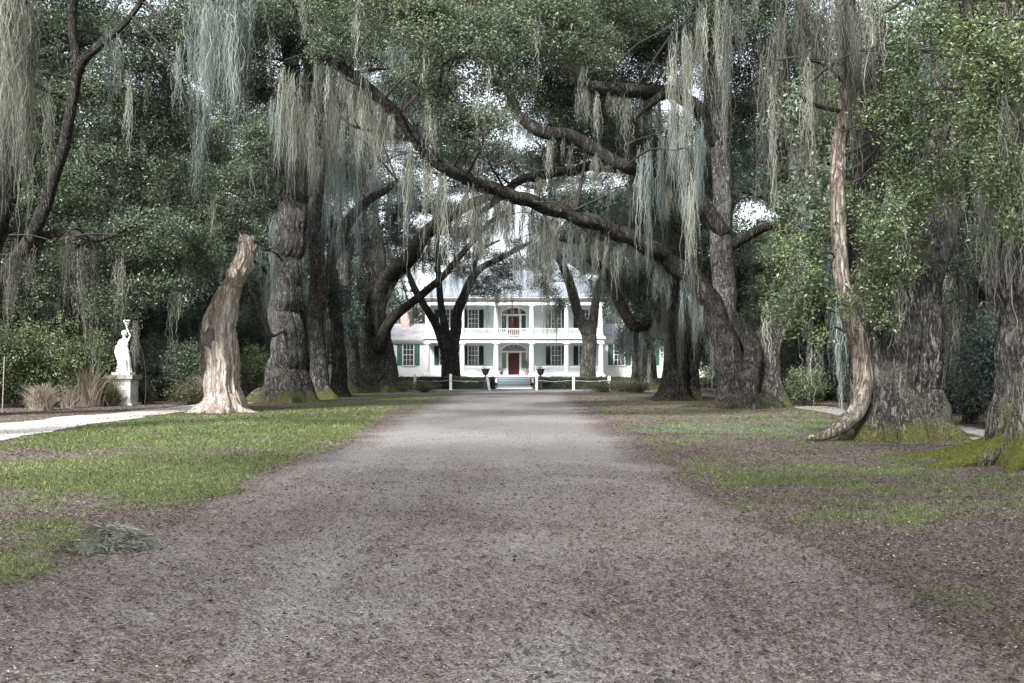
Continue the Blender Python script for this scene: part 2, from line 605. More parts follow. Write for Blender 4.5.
def tube(mb, pts, rad, seg=10, step=.3, rough=.10, ridge=0.0, kr=11, flare=0.0, fh=.8, nl=5, wander=0.0, ph=None, ground=0.0, smoothpts=True):
    if smoothpts:
        p, r = resample(pts, rad, step)
    else:
        p, r = np.asarray(pts, float), np.asarray(rad, float)
    n = len(p)
    if wander > 0 and n > 4:
        s_ = np.arange(n)
        w = np.zeros((n, 3))
        for k in range(3):
            f1, f2 = rng.uniform(.05, .35, 2)
            w[:, k] = np.sin(s_ * f1 + rng.uniform(0, 6)) * .6 + np.sin(s_ * f2 * 2 + rng.uniform(0, 6)) * .4
        env = np.sin(np.linspace(0, np.pi, n)) ** .5
        p = p + w * wander * env[:, None] * r[:, None]
    tan = np.gradient(p, axis=0)
    tan /= np.linalg.norm(tan, axis=1)[:, None] + 1e-9
    u = np.cross(tan[0], [0, 1, 0.13])
    if np.linalg.norm(u) < .1:
        u = np.cross(tan[0], [1, 0, 0])
    u /= np.linalg.norm(u)
    U = np.zeros((n, 3))
    for i in range(n):
        u = u - tan[i] * np.dot(u, tan[i])
        u /= np.linalg.norm(u) + 1e-9
        U[i] = u
    V = np.cross(tan, U)
    th = np.arange(seg) * 2 * np.pi / seg
    T, S = np.meshgrid(th, np.arange(n) * step)
    f = np.ones_like(T)
    if ph is None:
        ph = rng.uniform(0, 6, 12)
    for i, k in enumerate((1, 2, 3, 5)):
        f += rough * (1, .8, .6, .35)[i] * np.sin(k * T + ph[i] + S * (.10 + .07 * i) * np.sin(ph[i + 4]))
    if ridge > 0:
        f += ridge * np.abs(np.sin(kr * T * .5 + ph[8] + 1.0 * np.sin(S * .35 + ph[9]) + .8 * np.sin(2 * T + ph[10]))) - ridge * .5
        f += ridge * .5 * np.sin(kr * 1.7 * T + .5 * np.sin(S * .9 + 2 * T) + 1.2 * np.sin(S * .21 + T))
        f += rng.normal(0, ridge * .22, f.shape)
    if flare > 0:
        h = np.clip(p[:, 2] - ground, 0, 9)[:, None]
        lob = (.5 + .5 * np.cos(nl * T + ph[11] + .5 * np.sin(2 * T + ph[3]))) ** 1.5
        f += flare * np.exp(-h / fh) * (.30 + .70 * lob) + flare * .35 * np.exp(-h / (fh * 3)) * lob * .5
    rr = r[:, None] * f
    vv = p[:, None, :] + rr[..., None] * (np.cos(T)[..., None] * U[:, None, :] + np.sin(T)[..., None] * V[:, None, :])
    vv = vv.reshape(-1, 3)
    i_ = np.arange(n - 1)[:, None] * seg
    j = np.arange(seg)[None, :]
    j2 = (j + 1) % seg
    q = np.stack([i_ + j, i_ + j2, i_ + seg + j2, i_ + seg + j], -1).reshape(-1, 4)
    tip = len(vv)
    vv = np.vstack([vv, p[-1] + tan[-1] * r[-1] * .6])
    tr = np.stack([(n - 1) * seg + np.arange(seg), (n - 1) * seg + (np.arange(seg) + 1) % seg, np.full(seg, tip)], -1)
    mb.add(vv, q, tr)
    return p, r


def unit(n):
    a = rng.normal(size=(n, 3))
    return a / (np.linalg.norm(a, axis=1)[:, None] + 1e-9)


def leaves(mb, pos, size, up=.35, tone=None, asp=.5, lie=0.0):
    """folded diamond leaves, random directions"""
    n = len(pos)
    if n == 0:
        return
    d = unit(n)
    nrm = unit(n)
    nrm[:, 2] = nrm[:, 2] + up * 2.0
    if lie > 0:
        nrm = nrm * (1 - lie); nrm[:, 2] += lie * 2
    nrm /= np.linalg.norm(nrm, axis=1)[:, None]
    d = d - nrm * (d * nrm).sum(1)[:, None]
    d /= np.linalg.norm(d, axis=1)[:, None] + 1e-9
    sd = np.cross(nrm, d)
    L = (size * rng.uniform(.65, 1.3, n))[:, None]
    W = L * asp * .5 * rng.uniform(.8, 1.25, n)[:, None]
    fold = nrm * W * rng.uniform(.1, .7, n)[:, None]
    b = pos - d * L * .5
    tpt = pos + d * L * .5 - nrm * L * .12
    l = pos + sd * W + fold
    r = pos - sd * W + fold
    v = np.stack([b, r, tpt, l], 1).reshape(-1, 3)
    # two triangles folded along the midrib
    k = np.arange(n)[:, None] * 4
    tr = np.concatenate([k + np.array([[0, 1, 2]]), k + np.array([[0, 2, 3]])], 1).reshape(-1, 3)
    if tone is None:
        tone = np.clip(rng.normal(.5, .22, n), 0, 1)
    mb.add(v, None, tr, np.repeat(tone, 4))


def clump(mb, c, rad, n, size, tone=.5, up=.35, per=16, spread=.16, gaps=.42):
    ns = max(3, int(n / per / (1 - gaps * .9)))
    d = unit(ns)
    rr = rng.random(ns) ** .42
    sp = d * rr[:, None] * np.asarray(rad)
    q = sp / max(.001, np.mean(rad)) * 3.2 + c
    nz = np.sin(q[:, 0] * 2.1 + 1) * np.sin(q[:, 1] * 2.3 + 2) + np.sin(q[:, 2] * 2.9) * .7 + rng.normal(0, .35, ns)
    keep = nz > np.quantile(nz, gaps)
    sp = sp[keep]
    nz = nz[keep]
    ns = len(sp)
    cnt = per
    ax = unit(ns) + np.array([0, 0, .15])
    u = rng.uniform(-1, 1, (ns, cnt, 1))
    pos = (sp + c)[:, None, :] + ax[:, None, :] * u * spread * 1.8 + rng.normal(0, spread * .55, (ns, cnt, 3))
    st = np.clip(rng.normal(0, .17, ns), -.4, .4)
    tn = np.clip(tone + st[:, None] + rng.normal(0, .16, (ns, cnt)), 0, 1)
    leaves(mb, pos.reshape(-1, 3), size, up, tn.ravel())
    return sp + c


def strands(mb, tops, lens, width=.018, wob=.03, k=8, tone=.5, gather=None):
    """hanging moss: ribbons that taper, wander and end at uneven heights"""
    n = len(tops)
    t_ = np.linspace(0, 1, k)[None, :]
    x = np.repeat(tops[:, 0:1], k, 1)
    y = np.repeat(tops[:, 1:2], k, 1)
    if gather is not None:
        w = .75 * t_ ** 1.1
        x = x * (1 - w) + gather[:, 0:1] * w
        y = y * (1 - w) + gather[:, 1:2] * w
    wx = np.cumsum(rng.normal(0, wob, (n, k)), 1) * .6 + rng.normal(0, wob * .5, (n, k))
    wy = np.cumsum(rng.normal(0, wob, (n, k)), 1) * .6
    x = x + wx; y = y + wy
    z = tops[:, 2:3] - lens[:, None] * t_
    a = rng.uniform(0, np.pi, n)[:, None] + t_ * rng.uniform(-2, 2, n)[:, None]
    ww = width * rng.uniform(.5, 1.4, n)[:, None] * (1 - .75 * t_ ** 2) * rng.uniform(.6, 1.4, (n, k)) * .5
    c_, s_ = np.cos(a) * ww, np.sin(a) * ww
    v = np.stack([np.stack([x - c_, y - s_, z], -1), np.stack([x + c_, y + s_, z], -1)], 2)
    v = v.reshape(-1, 3)
    base = (np.arange(n) * k * 2)[:, None] + (np.arange(k - 1) * 2)[None, :]
    q = np.stack([base, base + 1, base + 3, base + 2], -1).reshape(-1, 4)
    tn = np.clip(tone + rng.normal(0, .17, n), 0, 1)
    mb.add(v, q, None, np.repeat(tn, k * 2))


def tassel(mb, top, L, w, n, tone=.5, sw=.018, dy=None):
    sw = sw * .62
    n = int(n * 1.5)
    w = w * rng.choice([.45, .8, 1.1])
    tone = tone + .06 + rng.normal(0, .17)
    tops = top + np.stack([rng.normal(0, w * .5, n), rng.normal(0, (dy if dy else w) * .5, n), rng.uniform(-.38, .05, n) * L], 1)
    g = np.repeat((top[None, :] + rng.normal(0, .06, (1, 3)) * L * .3), n, 0)
    r = np.abs(tops[:, 0] - top[0]) / (w + 1e-6)
    lens = L * np.clip(rng.beta(2.2, 1.3, n) * (1.1 - .45 * np.clip(r, 0, 1.2)), .08, 1.05)
    strands(mb, tops, lens, sw, .024 + .014 * L ** .5, 14, tone, g)


class Tree:
    mossy = 1.9

    def __init__(s, name, label, cat, group, px, d, origin=None):
        b = P(px, 370, d)
        s.o = np.array([b[0], d, 0.0]) if origin is None else np.array(origin, float)
        s.root = thing(name, s.o, label, cat, group)
        s.pts = []
        s.cr = MB()
        s.tw = MB()
        s.mm = MB()
        s.ncr = 0

    def W(s, q):
        px, py, d, rp = q
        w = P(px, py if py is not None else 370, d)
        if py is None:
            w[2] = -.25
        return w, rp * d / 1000.0

    def stem(s, pts, mat='oak_bark', name='trunk', seg=20, step=.2, rough=.09, ridge=.06, flare=0, fh=.7, nl=5, kr=13, wander=.25, roots=0, rlen=2.0, rr=.32, rz=1.0, label=None, mb=None, build=True):
        W = [s.W(q) for q in pts]
        mb = mb or MB()
        p, r = tube(mb, [w[0] for w in W], [w[1] for w in W], seg, step, rough, ridge, kr, flare, fh, nl, wander)
        s.pts.append((p, r))
        if roots:
            b, R0 = W[0][0], min(W[1][1], W[2][1] * 1.2)
            a0 = rng.uniform(0, 6)
            for i in range(roots):
                a = a0 + i * 2 * math.pi / roots + rng.uniform(-.3, .3)
                ln = R0 * rlen * rng.uniform(.7, 1.35)
                dr = np.array([math.cos(a), math.sin(a), 0])
                nn = np.array([-dr[1], dr[0], 0]) * rng.uniform(-.35, .35) * ln
                q = [b + dr * R0 * .55 + [0, 0, .8 * R0 + .25], b + dr * R0 * .98 + [0, 0, .25 + R0 * .12 * rz], b + dr * (R0 + ln * .35) + nn * .3 + [0, 0, .25 - R0 * .03 + (rz - 1) * .05 * R0],
                     b + dr * (R0 + ln * .7) + nn * .8 + [0, 0, .25 - .04], b + dr * (R0 + ln) + nn + [0, 0, .25 - .12]]
                r0 = R0 * rr * rng.uniform(.8, 1.2)
                tube(mb, q, [r0 * 1.15, r0, r0 * .6, r0 * .36, r0 * .12], 12, .12, .12, .05, 7)
        if build:
            ob = mb.build(name, mat, s.root, s.o, smooth=True)
            if label:
                ob['label'] = label
        return p, r

    def nearest(s, c):
        best = (1e9, None, None)
        for p, r in s.pts:
            dd = np.linalg.norm(p - c, axis=1) + (p[:, 2] > c[2]) * .8
            i = int(np.argmin(dd))
            if dd[i] < best[0]:
                best = (dd[i], p[i], r[i])
        return best

    def crown(s, dens, lst, size=.09, k=3.0, tone=.5, gaps=.42, up=.35, per=16, dy=1.0, limb=True, spread=None):
        """clumps given as (px, py, d, rx_px, rz_px)"""
        size = size * 1.14
        for q in lst:
            px, py, d, rx, rz = q[:5]
            c = P(px, py, d)
            R_ = np.array([rx * d / 1000., 0, rz * d / 1000.])
            R_[1] = max(R_[0], R_[2]) * .9 * dy
            area = math.pi * R_[0] * R_[2]
            n = int(k * dens * area / (size * size * .5 * .5))
            tn = (q[5] if len(q) > 5 else tone) + rng.normal(0, .10)
            
            sp = clump(s.cr, c, R_, n, size, tn, up, per, spread or size * 1.7, gaps)
            s.ncr += n
            if limb and len(s.pts):
                dd, b, br = s.nearest(c)
                if s.mossy > 0:
                    for _ in range(rng.poisson(s.mossy)):
                        q_ = sp[rng.integers(len(sp))]
                        if q_[2] < c[2] + R_[2] * .5:
                            tassel(s.mm, q_, rng.uniform(.5, 1) ** 2 * (1.2 + d * .045), .05 + .0035 * d, 16, .5, .014 + d * .00018)
                if dd < 14:
                    s.bough(b, min(br * .35, .09, .018 + dd * .013), c, sp)

    def bough(s, b, r0, c, sp):
        mid = (b + c) / 2 + rng.normal(0, .12, 3) * np.linalg.norm(c - b) + [0, 0, .12 * np.linalg.norm(c - b)]
        p, r = tube(s.tw, [b, (b + mid) / 2 + rng.normal(0, .07, 3) * np.linalg.norm(c - b), mid, (mid + c) / 2 + rng.normal(0, .07, 3) * np.linalg.norm(c - b), c], [r0, r0 * .85, r0 * .65, r0 * .5, r0 * .3], 6, .35, .1, wander=1.0)
        nt = min(22, max(6, len(sp) // 16))
        for i in rng.choice(len(sp), nt):
            e = sp[i]
            a = p[rng.integers(len(p) // 2, len(p))]
            m = (a + e) / 2 + rng.normal(0, .1, 3) * np.linalg.norm(e - a)
            tube(s.tw, [a, m, e], [r0 * .35, r0 * .22, r0 * .08], 4, .4, .0)

    def finish(s, leaf='oak_leaf', twig='twig_wood'):
        if s.cr.n:                      # the crown is leaves and the twigs that carry them
            nq = sum(len(a) for a in s.tw.q)
            ntr = sum(len(a) for a in s.tw.t)
            for k, (a) in enumerate(s.tw.q):
                s.cr.q.append(a + s.cr.n)
            for a in s.tw.t:
                s.cr.t.append(a + s.cr.n)
            s.cr.v += s.tw.v; s.cr.tone += s.tw.tone; s.cr.n += s.tw.n
            s.cr.build('crown', leaf, s.root, s.o, extra=(twig, lambda q, t: np.concatenate([np.ones(q), np.zeros(t - ntr), np.ones(ntr)])))
        if s.mm.n:
            tag(s.mm.build('moss_tufts', 'spanish_moss', s.root, s.o), kind='stuff')
        return s.root

    def sprouts(s, pr, n, L, r, a=.05, b=.95):
        """side branches along a limb, each with a few finer ones"""
        p, rad = pr
        for _ in range(n):
            i = int(rng.uniform(a, b) * (len(p) - 1))
            t_ = p[min(i + 1, len(p) - 1)] - p[max(i - 1, 0)]
            d_ = unit(1)[0]
            d_[2] = abs(d_[2]) * 1.3 - .25
            d_ = d_ + t_ / (np.linalg.norm(t_) + 1e-6) * .8
            d_ /= np.linalg.norm(d_)
            l = L * rng.uniform(.4, 1.2)
            c1, c2 = rng.normal(0, .16 * l, 3), rng.normal(0, .16 * l, 3)
            rr = min(rad[i] * .5, r * rng.uniform(.6, 1.2))
            q, _r = tube(s.tw, [p[i], p[i] + d_ * l * .35 + c1 * .5, p[i] + d_ * l * .7 + c1, p[i] + d_ * l + c2], [rr, rr * .75, rr * .5, rr * .12], 6, .2, .1, wander=1.2)
            for _ in range(4):
                k = rng.integers(len(q) // 3, len(q))
                e = unit(1)[0]; e[2] = abs(e[2])
                l2 = l * rng.uniform(.2, .5)
                tube(s.tw, [q[k], q[k] + (d_ * .5 + e * .6) * l2 * .5 + rng.normal(0, .06, 3), q[k] + (d_ * .4 + e) * l2], [rr * .35, rr * .22, rr * .06], 4, .2, 0)

    def moss(s, mb, mat='spanish_moss', label=None):
        ob = mb.build('hanging_moss', mat, s.root, s.o)
        if label:
            ob['label'] = label

    def moss_along(s, pr, a, b, per_m, L, w=.16, n=26, tone=.5, mat='spanish_moss', sw=.018, lenmod=True):
        """tassels hanging from a limb between fractions a..b of its length"""
        p, r = pr
        i0, i1 = int(a * (len(p) - 1)), max(int(b * (len(p) - 1)), int(a * (len(p) - 1)) + 1)
        seg = p[i0:i1 + 1]; rs = r[i0:i1 + 1]
        ln = np.linalg.norm(np.diff(seg, axis=0), axis=1).sum()
        m = max(1, int(ln * per_m))
        mb = MB()
        ts = np.sort(rng.random(m)) * (len(seg) - 1)
        for t_ in ts:
            i = int(t_); f = t_ - i
            j = min(i + 1, len(seg) - 1)
            c = seg[i] * (1 - f) + seg[j] * f
            rr_ = rs[i]
            c = c + np.array([rng.normal(0, .05), rng.normal(0, .4) * rr_, -rr_ * rng.uniform(.3, .9)])
            mod = (.35 + 1.1 * float(vnoise(t_ * .35, 5.0, 1.0, int(a * 50)))) if lenmod else 1
            l = L * mod * rng.uniform(.45, 1.2)
            tassel(mb, c, l, w * rng.uniform(.5, 1.4), n, tone, sw)
        s.moss(mb, mat)

    def curtain(s, px0, py0, px1, py1, d0, d1, L, dens=5, mat='spanish_moss', w=.2, n=30, tone=.5, sw=.018, rb=.028, depth=.6):
        """a mossy branch that carries a curtain of moss: branch from (px0,py0,d0) to (px1,py1,d1)"""
        a, b = P(px0, py0, d0), P(px1, py1, d1)
        m = (a + b) / 2 + [0, 0, .06 * np.linalg.norm(b - a)]
        if s.pts:
            dd, nb, br = s.nearest(a)
            if .3 < dd < 9:
                tube(s.tw, [nb, (nb + a) / 2 + [0, 0, .2 * dd * .5], a], [rb * 1.5, rb * 1.2, rb], 7, .3, .1, wander=.5)
        p, r = tube(s.tw, [a, m, b], [rb, rb * .8, rb * .4], 7, .25, .1, wander=.8)
        ln = np.linalg.norm(b - a)
        cnt = max(2, int(ln * dens))
        mb = MB()
        for i in range(cnt):
            f = rng.random()
            c = p[int(f * (len(p) - 1))] + np.array([rng.normal(0, .1), rng.normal(0, depth), rng.uniform(-.22, .06) * L])
            mod = .35 + 1.15 * float(vnoise(f * ln * 1.3, 2.0, 1.0, int(px0) % 37))
            tassel(mb, c, L * mod * rng.uniform(.6, 1.1), w * rng.uniform(.5, 1.3), n, tone, sw)
        s.moss(mb, mat)


AV = 'live oaks lining the driveway'

# ------------------------------------------------------------------ the house
HX = 0.2
FY, WY = 105.0, 108.4           # column line, porch wall
FL1, FL2, EAVE = 1.07, 5.07, 9.2
house = thing('plantation_house', (HX, 108, 0), 'white two storey plantation house with columned galleries at the end of the driveway', 'house')
ho = (HX, 108, 0)


def hb(name, mat, boxes, parent=house, smooth=False):
    mb = MB()
    for b in boxes:
        mb.box(b[0] + HX, b[1] + HX, *b[2:])
    ob = mb.build(name, mat, parent, ho, smooth)
    return ob


def clapboard(mb, x0, x1, y, z0, z1, dy=.03, bh=.16):
    """lapped boards as real slanted strips on the front of a wall"""
    z = z0
    while z < z1 - .01:
        zt = min(z + bh, z1)
        v = [(x0 + HX, y - dy, z), (x1 + HX, y - dy, z), (x1 + HX, y - .004, zt), (x0 + HX, y - .004, zt), (x0 + HX, y - .002, z), (x1 + HX, y - .002, z)]
        mb.add(v, [(0, 1, 2, 3), (4, 5, 1, 0)])
        z = zt


mb = MB()
mb.box(HX - 9.3, HX + 9.3, WY, WY + 11, 0, EAVE)
clapboard(mb, -9.3, 9.3, WY, FL1, 4.7)
clapboard(mb, -9.3, 9.3, WY, FL2, 8.5)
mb.build('wall', 'wall_paint', house, ho)
for s in (-1, 1):
    mb = MB()
    x0, x1 = sorted((s * 9.32, s * 21.0))
    mb.box(HX + x0, HX + x1, 110, 119, 0, 4.75)
    clapboard(mb, x0, x1, 110, .6, 4.7)
    mb.build('wall', 'white_paint', house, ho)['label'] = 'white boarded wall of a low side wing'
# porch floors, beams and cornices
hb('porch_floor', 'white_paint', [(-9.6, 9.6, FY - .45, WY - .003, FL1 - .22, FL1), (-9.5, -1.75, FY - .3, FY - .2, .28, FL1 - .223), (1.75, 9.5, FY - .3, FY - .2, .28, FL1 - .223)])
hb('porch_floor', 'white_paint', [(-9.6, 9.6, FY - .45, WY - .003, 4.86, FL2)])
hb('beam', 'column_paint', [(-9.45, 9.45, FY - .2, FY + .2, 4.45, 4.857), (-9.45, 9.45, FY - .28, FY + .24, 4.66, 4.74)])
hb('entablature', 'column_paint', [(-9.45, 9.45, FY - .22, FY + .22, 8.42, 8.9), (-9.6, 9.6, FY - .34, FY + .3, 8.9, 9.0), (-9.85, 9.85, FY - .6, WY - .003, 9.0, 9.14), (-10.0, 10.0, FY - .75, FY - .3, 9.143, 9.24)])
for s in (-1, 1):
    x0, x1 = sorted((s * 9.7, s * 21.2))
    hb('cornice', 'white_paint', [(x0, x1, 109.7, 109.995, 4.55, 4.75), (x0, x1, 109.5, 109.99, 4.753, 4.9)])
# roofs
mb = MB()
e = .95
mb.add([(HX - 9.3 - e, FY - .8, 9.24), (HX + 9.3 + e, FY - .8, 9.24), (HX + 9.3 + e, WY + 11.5, 9.24), (HX - 9.3 - e, WY + 11.5, 9.24),
        (HX - 6.2, 112.5, 13.6), (HX + 6.2, 112.5, 13.6)], [(0, 1, 5, 4), (2, 3, 4, 5), (3, 2, 1, 0)], [(1, 2, 5), (3, 0, 4)])
for i in range(27):      # standing seams
    x = -9.6 + i * .74
    f = max(0, (abs(x) - 6.2)) / 4.05
    a, b = np.array([HX + x, FY - .8, 9.25]), np.array([HX + (x if abs(x) < 6.2 else math.copysign(6.2 + (abs(x) - 6.2) * 1.0, x)), FY - .8 + (8.3) * (1 - f), 9.25 + 4.36 * (1 - f)])
    tube(mb, [a, b], [.025, .025], 4, 2.0, 0, smoothpts=False)
roof = mb.build('roof', 'roof_sheet', house, ho)
for s in (-1, 1):
    mb = MB()
    a, b = HX + s * 9.35, HX + s * 21.3
    mb.add([(a, 109.4, 4.9), (b, 109.4, 4.9), (b, 114.5, 6.9), (a, 114.5, 6.9), (b, 119.4, 4.9), (a, 119.4, 4.9)], [(0, 1, 2, 3), (3, 2, 4, 5)], [(1, 4, 2)])
    mb.build('roof', 'wing_roof', house, ho)['label'] = 'low grey shingle roof of a side wing'
for s in (-1,):
    mb = MB()
    x = HX + s * 12.35
    mb.box(x - .5, x + .5, 113.3, 114.1, 5.5, 8.4)
    mb.box(x - .58, x + .58, 113.2, 114.2, 8.15, 8.3)
    mb.build('chimney', 'brick', house, ho)
# columns
COLX = [-9.1, -5.42, -1.87, 1.87, 5.52, 9.15]
for zz0, zz1, rr0 in ((FL1, 4.45, .27), (FL2, 8.42, .24)):
    for x in COLX:
        mb = MB()
        X0 = HX + x
        mb.box(X0 - rr0 * 1.25, X0 + rr0 * 1.25, FY - rr0 * 1.25, FY + rr0 * 1.25, zz0, zz0 + .13)
        mb.lathe(X0, FY, [(rr0 * 1.18, zz0 + .131), (rr0 * 1.2, zz0 + .2), (rr0 * 1.0, zz0 + .26), (rr0 * 1.0, zz0 + 1.2), (rr0 * .93, zz0 + 2.3), (rr0 * .84, zz1 - .3), (rr0 * .95, zz1 - .27), (rr0 * .86, zz1 - .24), (rr0 * 1.1, zz1 - .13)], 24)
        mb.box(X0 - rr0 * 1.2, X0 + rr0 * 1.2, FY - rr0 * 1.2, FY + rr0 * 1.2, zz1 - .129, zz1 - .002)
        mb.build('column', 'column_paint', house, ho, smooth=False)


def railing(x0, x1, z, gap=.2, skip=None):
    mb = MB()
    mb.box(HX + x0, HX + x1, FY - .05, FY + .05, z + .82, z + .90)
    mb.box(HX + x0, HX + x1, FY - .035, FY + .035, z + .12, z + .19)
    n = int((x1 - x0) / gap)
    for i in range(n):
        x = HX + x0 + (i + .5) * (x1 - x0) / n
        mb.lathe(x, FY, [(.024, z + .192), (.034, z + .34), (.022, z + .52), (.032, z + .66), (.024, z + .818)], 6)
    mb.build('railing', 'white_paint', house, ho)


for i in range(5):
    a, b = COLX[i] + .28, COLX[i + 1] - .28
    if i != 2:
        railing(a, b, FL1)
    railing(a, b, FL2)


def window(cx, y, z0, z1, w, sash=(2, 4), shut='shaded_shutter', sw=.5, glass='dark_glass'):
    f = MB()
    t_ = .09
    cx0 = HX + cx
    f.box(cx0 - w / 2 - t_, cx0 - w / 2, y - .09, y - .031, z0 - .05, z1 + .1)
    f.box(cx0 + w / 2, cx0 + w / 2 + t_, y - .09, y - .031, z0 - .05, z1 + .1)
    f.box(cx0 - w / 2 - t_ - .05, cx0 + w / 2 + t_ + .05, y - .12, y - .031, z1 + .101, z1 + .2)
    f.box(cx0 - w / 2 - t_ - .04, cx0 + w / 2 + t_ + .04, y - .14, y - .031, z0 - .13, z0 - .052)
    for i in range(1, sash[0]):
        x = cx0 - w / 2 + w * i / sash[0]
        f.box(x - .022, x + .022, y - .066, y - .04, z0, z1)
    for i in range(1, sash[1]):
        z = z0 + (z1 - z0) * i / sash[1]
        h = .03 if i * 2 == sash[1] else .016
        f.box(cx0 - w / 2, cx0 + w / 2, y - .072, y - .042, z - h, z + h)
    fo = f.build('window', 'white_paint', house, ho)
    p = MB().box(cx0 - w / 2, cx0 + w / 2, y - .038, y - .034, z0, z1)
    po = p.build('pane', glass, fo, (0, 0, 0))
    po.location = (-ho[0], -ho[1], 0)
    if shut:
        for s in (-1, 1):
            m = MB()
            xa = cx0 + s * (w / 2 + .13)
            xb = xa + s * sw
            a, b = min(xa, xb), max(xa, xb)
            for (u0, u1, v0, v1) in ((a, a + .06, z0, z1), (b - .06, b, z0, z1), (a + .061, b - .061, z0, z0 + .09), (a + .061, b - .061, z1 - .09, z1), (a + .061, b - .061, (z0 + z1) / 2 - .05, (z0 + z1) / 2 + .05)):
                m.box(u0, u1, y - .11, y - .065, v0, v1)
            zz = z0 + .09
            while zz < z1 - .1:
                m.add([(a + .06, y - .10, zz), (b - .06, y - .10, zz), (b - .06, y - .07, zz + .06), (a + .06, y - .07, zz + .06)], [(0, 1, 2, 3)])
                zz += .062
            m.build('shutter', shut, house, ho)


for cx in (-7.5, -4.4, 4.6, 7.6):
    window(cx, WY, 2.15, 4.2, 1.0, (3, 4), glass='pane_glass')
    window(cx, WY, 6.15, 8.15, 1.0, (3, 4), glass='pane_glass')
for cx in (-20.0, -17.8, -14.75, -11.6, 11.6, 14.75, 17.8, 20.0):
    window(cx, 110, 2.15, 4.55 - .15, 1.1, (3, 4), shut='sunlit_shutter', sw=.55)


def entrance(z, zt):
    """red door, white surround, dark sidelights and an arched fanlight"""
    y = WY
    d = MB()
    d.box(HX - .6, HX + .6, y - .06, y - .033, z, z + 2.35)
    for a, b in ((-.5, -.06), (.06, .5)):
        for c_, e_ in ((.2, .95), (1.1, 2.2)):
            d.box(HX + a, HX + b, y - .078, y - .061, z + c_, z + e_)
    do = d.build('door', 'red_door', house, ho)
    k = MB().lathe(HX + .5, y - .1, [(.0, z + 1.02), (.035, z + 1.03), (.035, z + 1.07), (.0, z + 1.08)], 8)
    ko = k.build('handle', 'cast_iron', do, (0, 0, 0)); ko.location = (-ho[0], -ho[1], 0)
    s = MB()
    for a, b in ((-.82, -.61), (.61, .82), (-1.42, -1.3), (1.3, 1.42)):
        s.box(HX + a, HX + b, y - .13, y - .032, z, z + 2.45)
    s.box(HX - 1.5, HX + 1.5, y - .16, y - .032, z + 2.451, z + 2.6)
    # arch band
    n = 24
    v = []
    for r0, ry in ((1.5, .84), (1.3, .66)):
        for yy_ in (y - .15, y - .033):
            for i in range(n + 1):
                a = math.pi * i / n
                v.append((HX + r0 * math.cos(a), yy_, z + 2.6 + ry * math.sin(a)))
    m = n + 1
    q = []
    for i in range(n):
        q += [(i, i + 1, 2 * m + i + 1, 2 * m + i), (i, m + i, m + i + 1, i + 1), (2 * m + i, 2 * m + i + 1, 3 * m + i + 1, 3 * m + i)]
    s.add(v, q)
    for k_ in range(1, 6):
        a = math.pi * k_ / 6
        c0, s0 = math.cos(a), math.sin(a)
        s.add([(HX + .25 * c0 - .015, y - .06, z + 2.62 + .1 * s0), (HX + .25 * c0 + .015, y - .06, z + 2.62 + .1 * s0), (HX + 1.3 * c0 + .015, y - .06, z + 2.6 + .66 * s0), (HX + 1.3 * c0 - .015, y - .06, z + 2.6 + .66 * s0)], [(0, 1, 2, 3)])
    s.build('door_surround', 'white_paint', house, ho)
    gl = MB()
    gl.box(HX - 1.299, HX - .821, y - .05, y - .034, z + .75, z + 2.45)
    gl.box(HX + .821, HX + 1.299, y - .05, y - .034, z + .75, z + 2.45)
    v = [(HX, y - .045, z + 2.602)] + [(HX + 1.3 * math.cos(math.pi * i / n), y - .045, z + 2.602 + .66 * math.sin(math.pi * i / n)) for i in range(n + 1)]
    gl.add(v, None, [(0, i, i + 1) for i in range(1, n + 1)])
    gl.build('fanlight', 'dark_glass', house, ho)


entrance(FL1, 4.5)
entrance(FL2, 8.4)
mb = MB()
ns = 6
mb2 = MB()
for i in range(ns):
    z1 = FL1 - .17 * (i + 1) - .003
    mb2.box(HX - 1.66, HX + 1.66, FY - .452 - .36 * (i + 1) + .04, FY - .452 - .36 * i - .004, max(z1 - .18, .016), max(z1 - .045, .02))
    mb.box(HX - 1.7, HX + 1.7, FY - .452 - .36 * (i + 1), FY - .452 - .36 * i - .002, max(z1 - .044, .022), max(z1, .03))
st_ = mb.build('steps', 'step_paint', house, ho)
ro_ = mb2.build('riser', 'riser_paint', st_, (0, 0, 0)); ro_.location = (-ho[0], -ho[1], 0)
# porch plants, urns
pot = thing('potted_plant', (1.55, FY + 1.2, FL1), 'dark leafy plant in a pot on the porch, right of the lower red door', 'potted plant', 'potted plants on the porch')
MB().lathe(1.55, FY + 1.2, [(0, FL1 + .002), (.18, FL1 + .003), (.26, FL1 + .42), (.28, FL1 + .42), (.28, FL1 + .48), (.22, FL1 + .48), (.2, FL1 + .40), (0, FL1 + .40)], 16).build('pot', 'terracotta', pot, pot.location)
mb = MB(); clump(mb, np.array([1.55, FY + 1.2, FL1 + 1.05]), (.42, .4, .6), 500, .13, .4, gaps=.2)
for i in range(7): tube(mb, [(1.55, FY + 1.2, FL1 + .4), (1.55 + rng.normal(0, .15), FY + 1.2, FL1 + 1.1)], [.015, .01], 4)
mb.build('foliage', 'dark_leaf', pot, pot.location)
pot = thing('potted_plant', (-1.1, FY + .9, FL1), 'small plant in a pot on the porch, left of the lower red door', 'potted plant', 'potted plants on the porch')
MB().lathe(-1.1, FY + .9, [(0, FL1 + .002), (.13, FL1 + .003), (.19, FL1 + .3), (.21, FL1 + .3), (.21, FL1 + .35), (.16, FL1 + .35), (.15, FL1 + .28), (0, FL1 + .28)], 16).build('pot', 'terracotta', pot, pot.location)
mb = MB(); clump(mb, np.array([-1.1, FY + .9, FL1 + .55]), (.25, .25, .3), 260, .09, .4, gaps=.2)
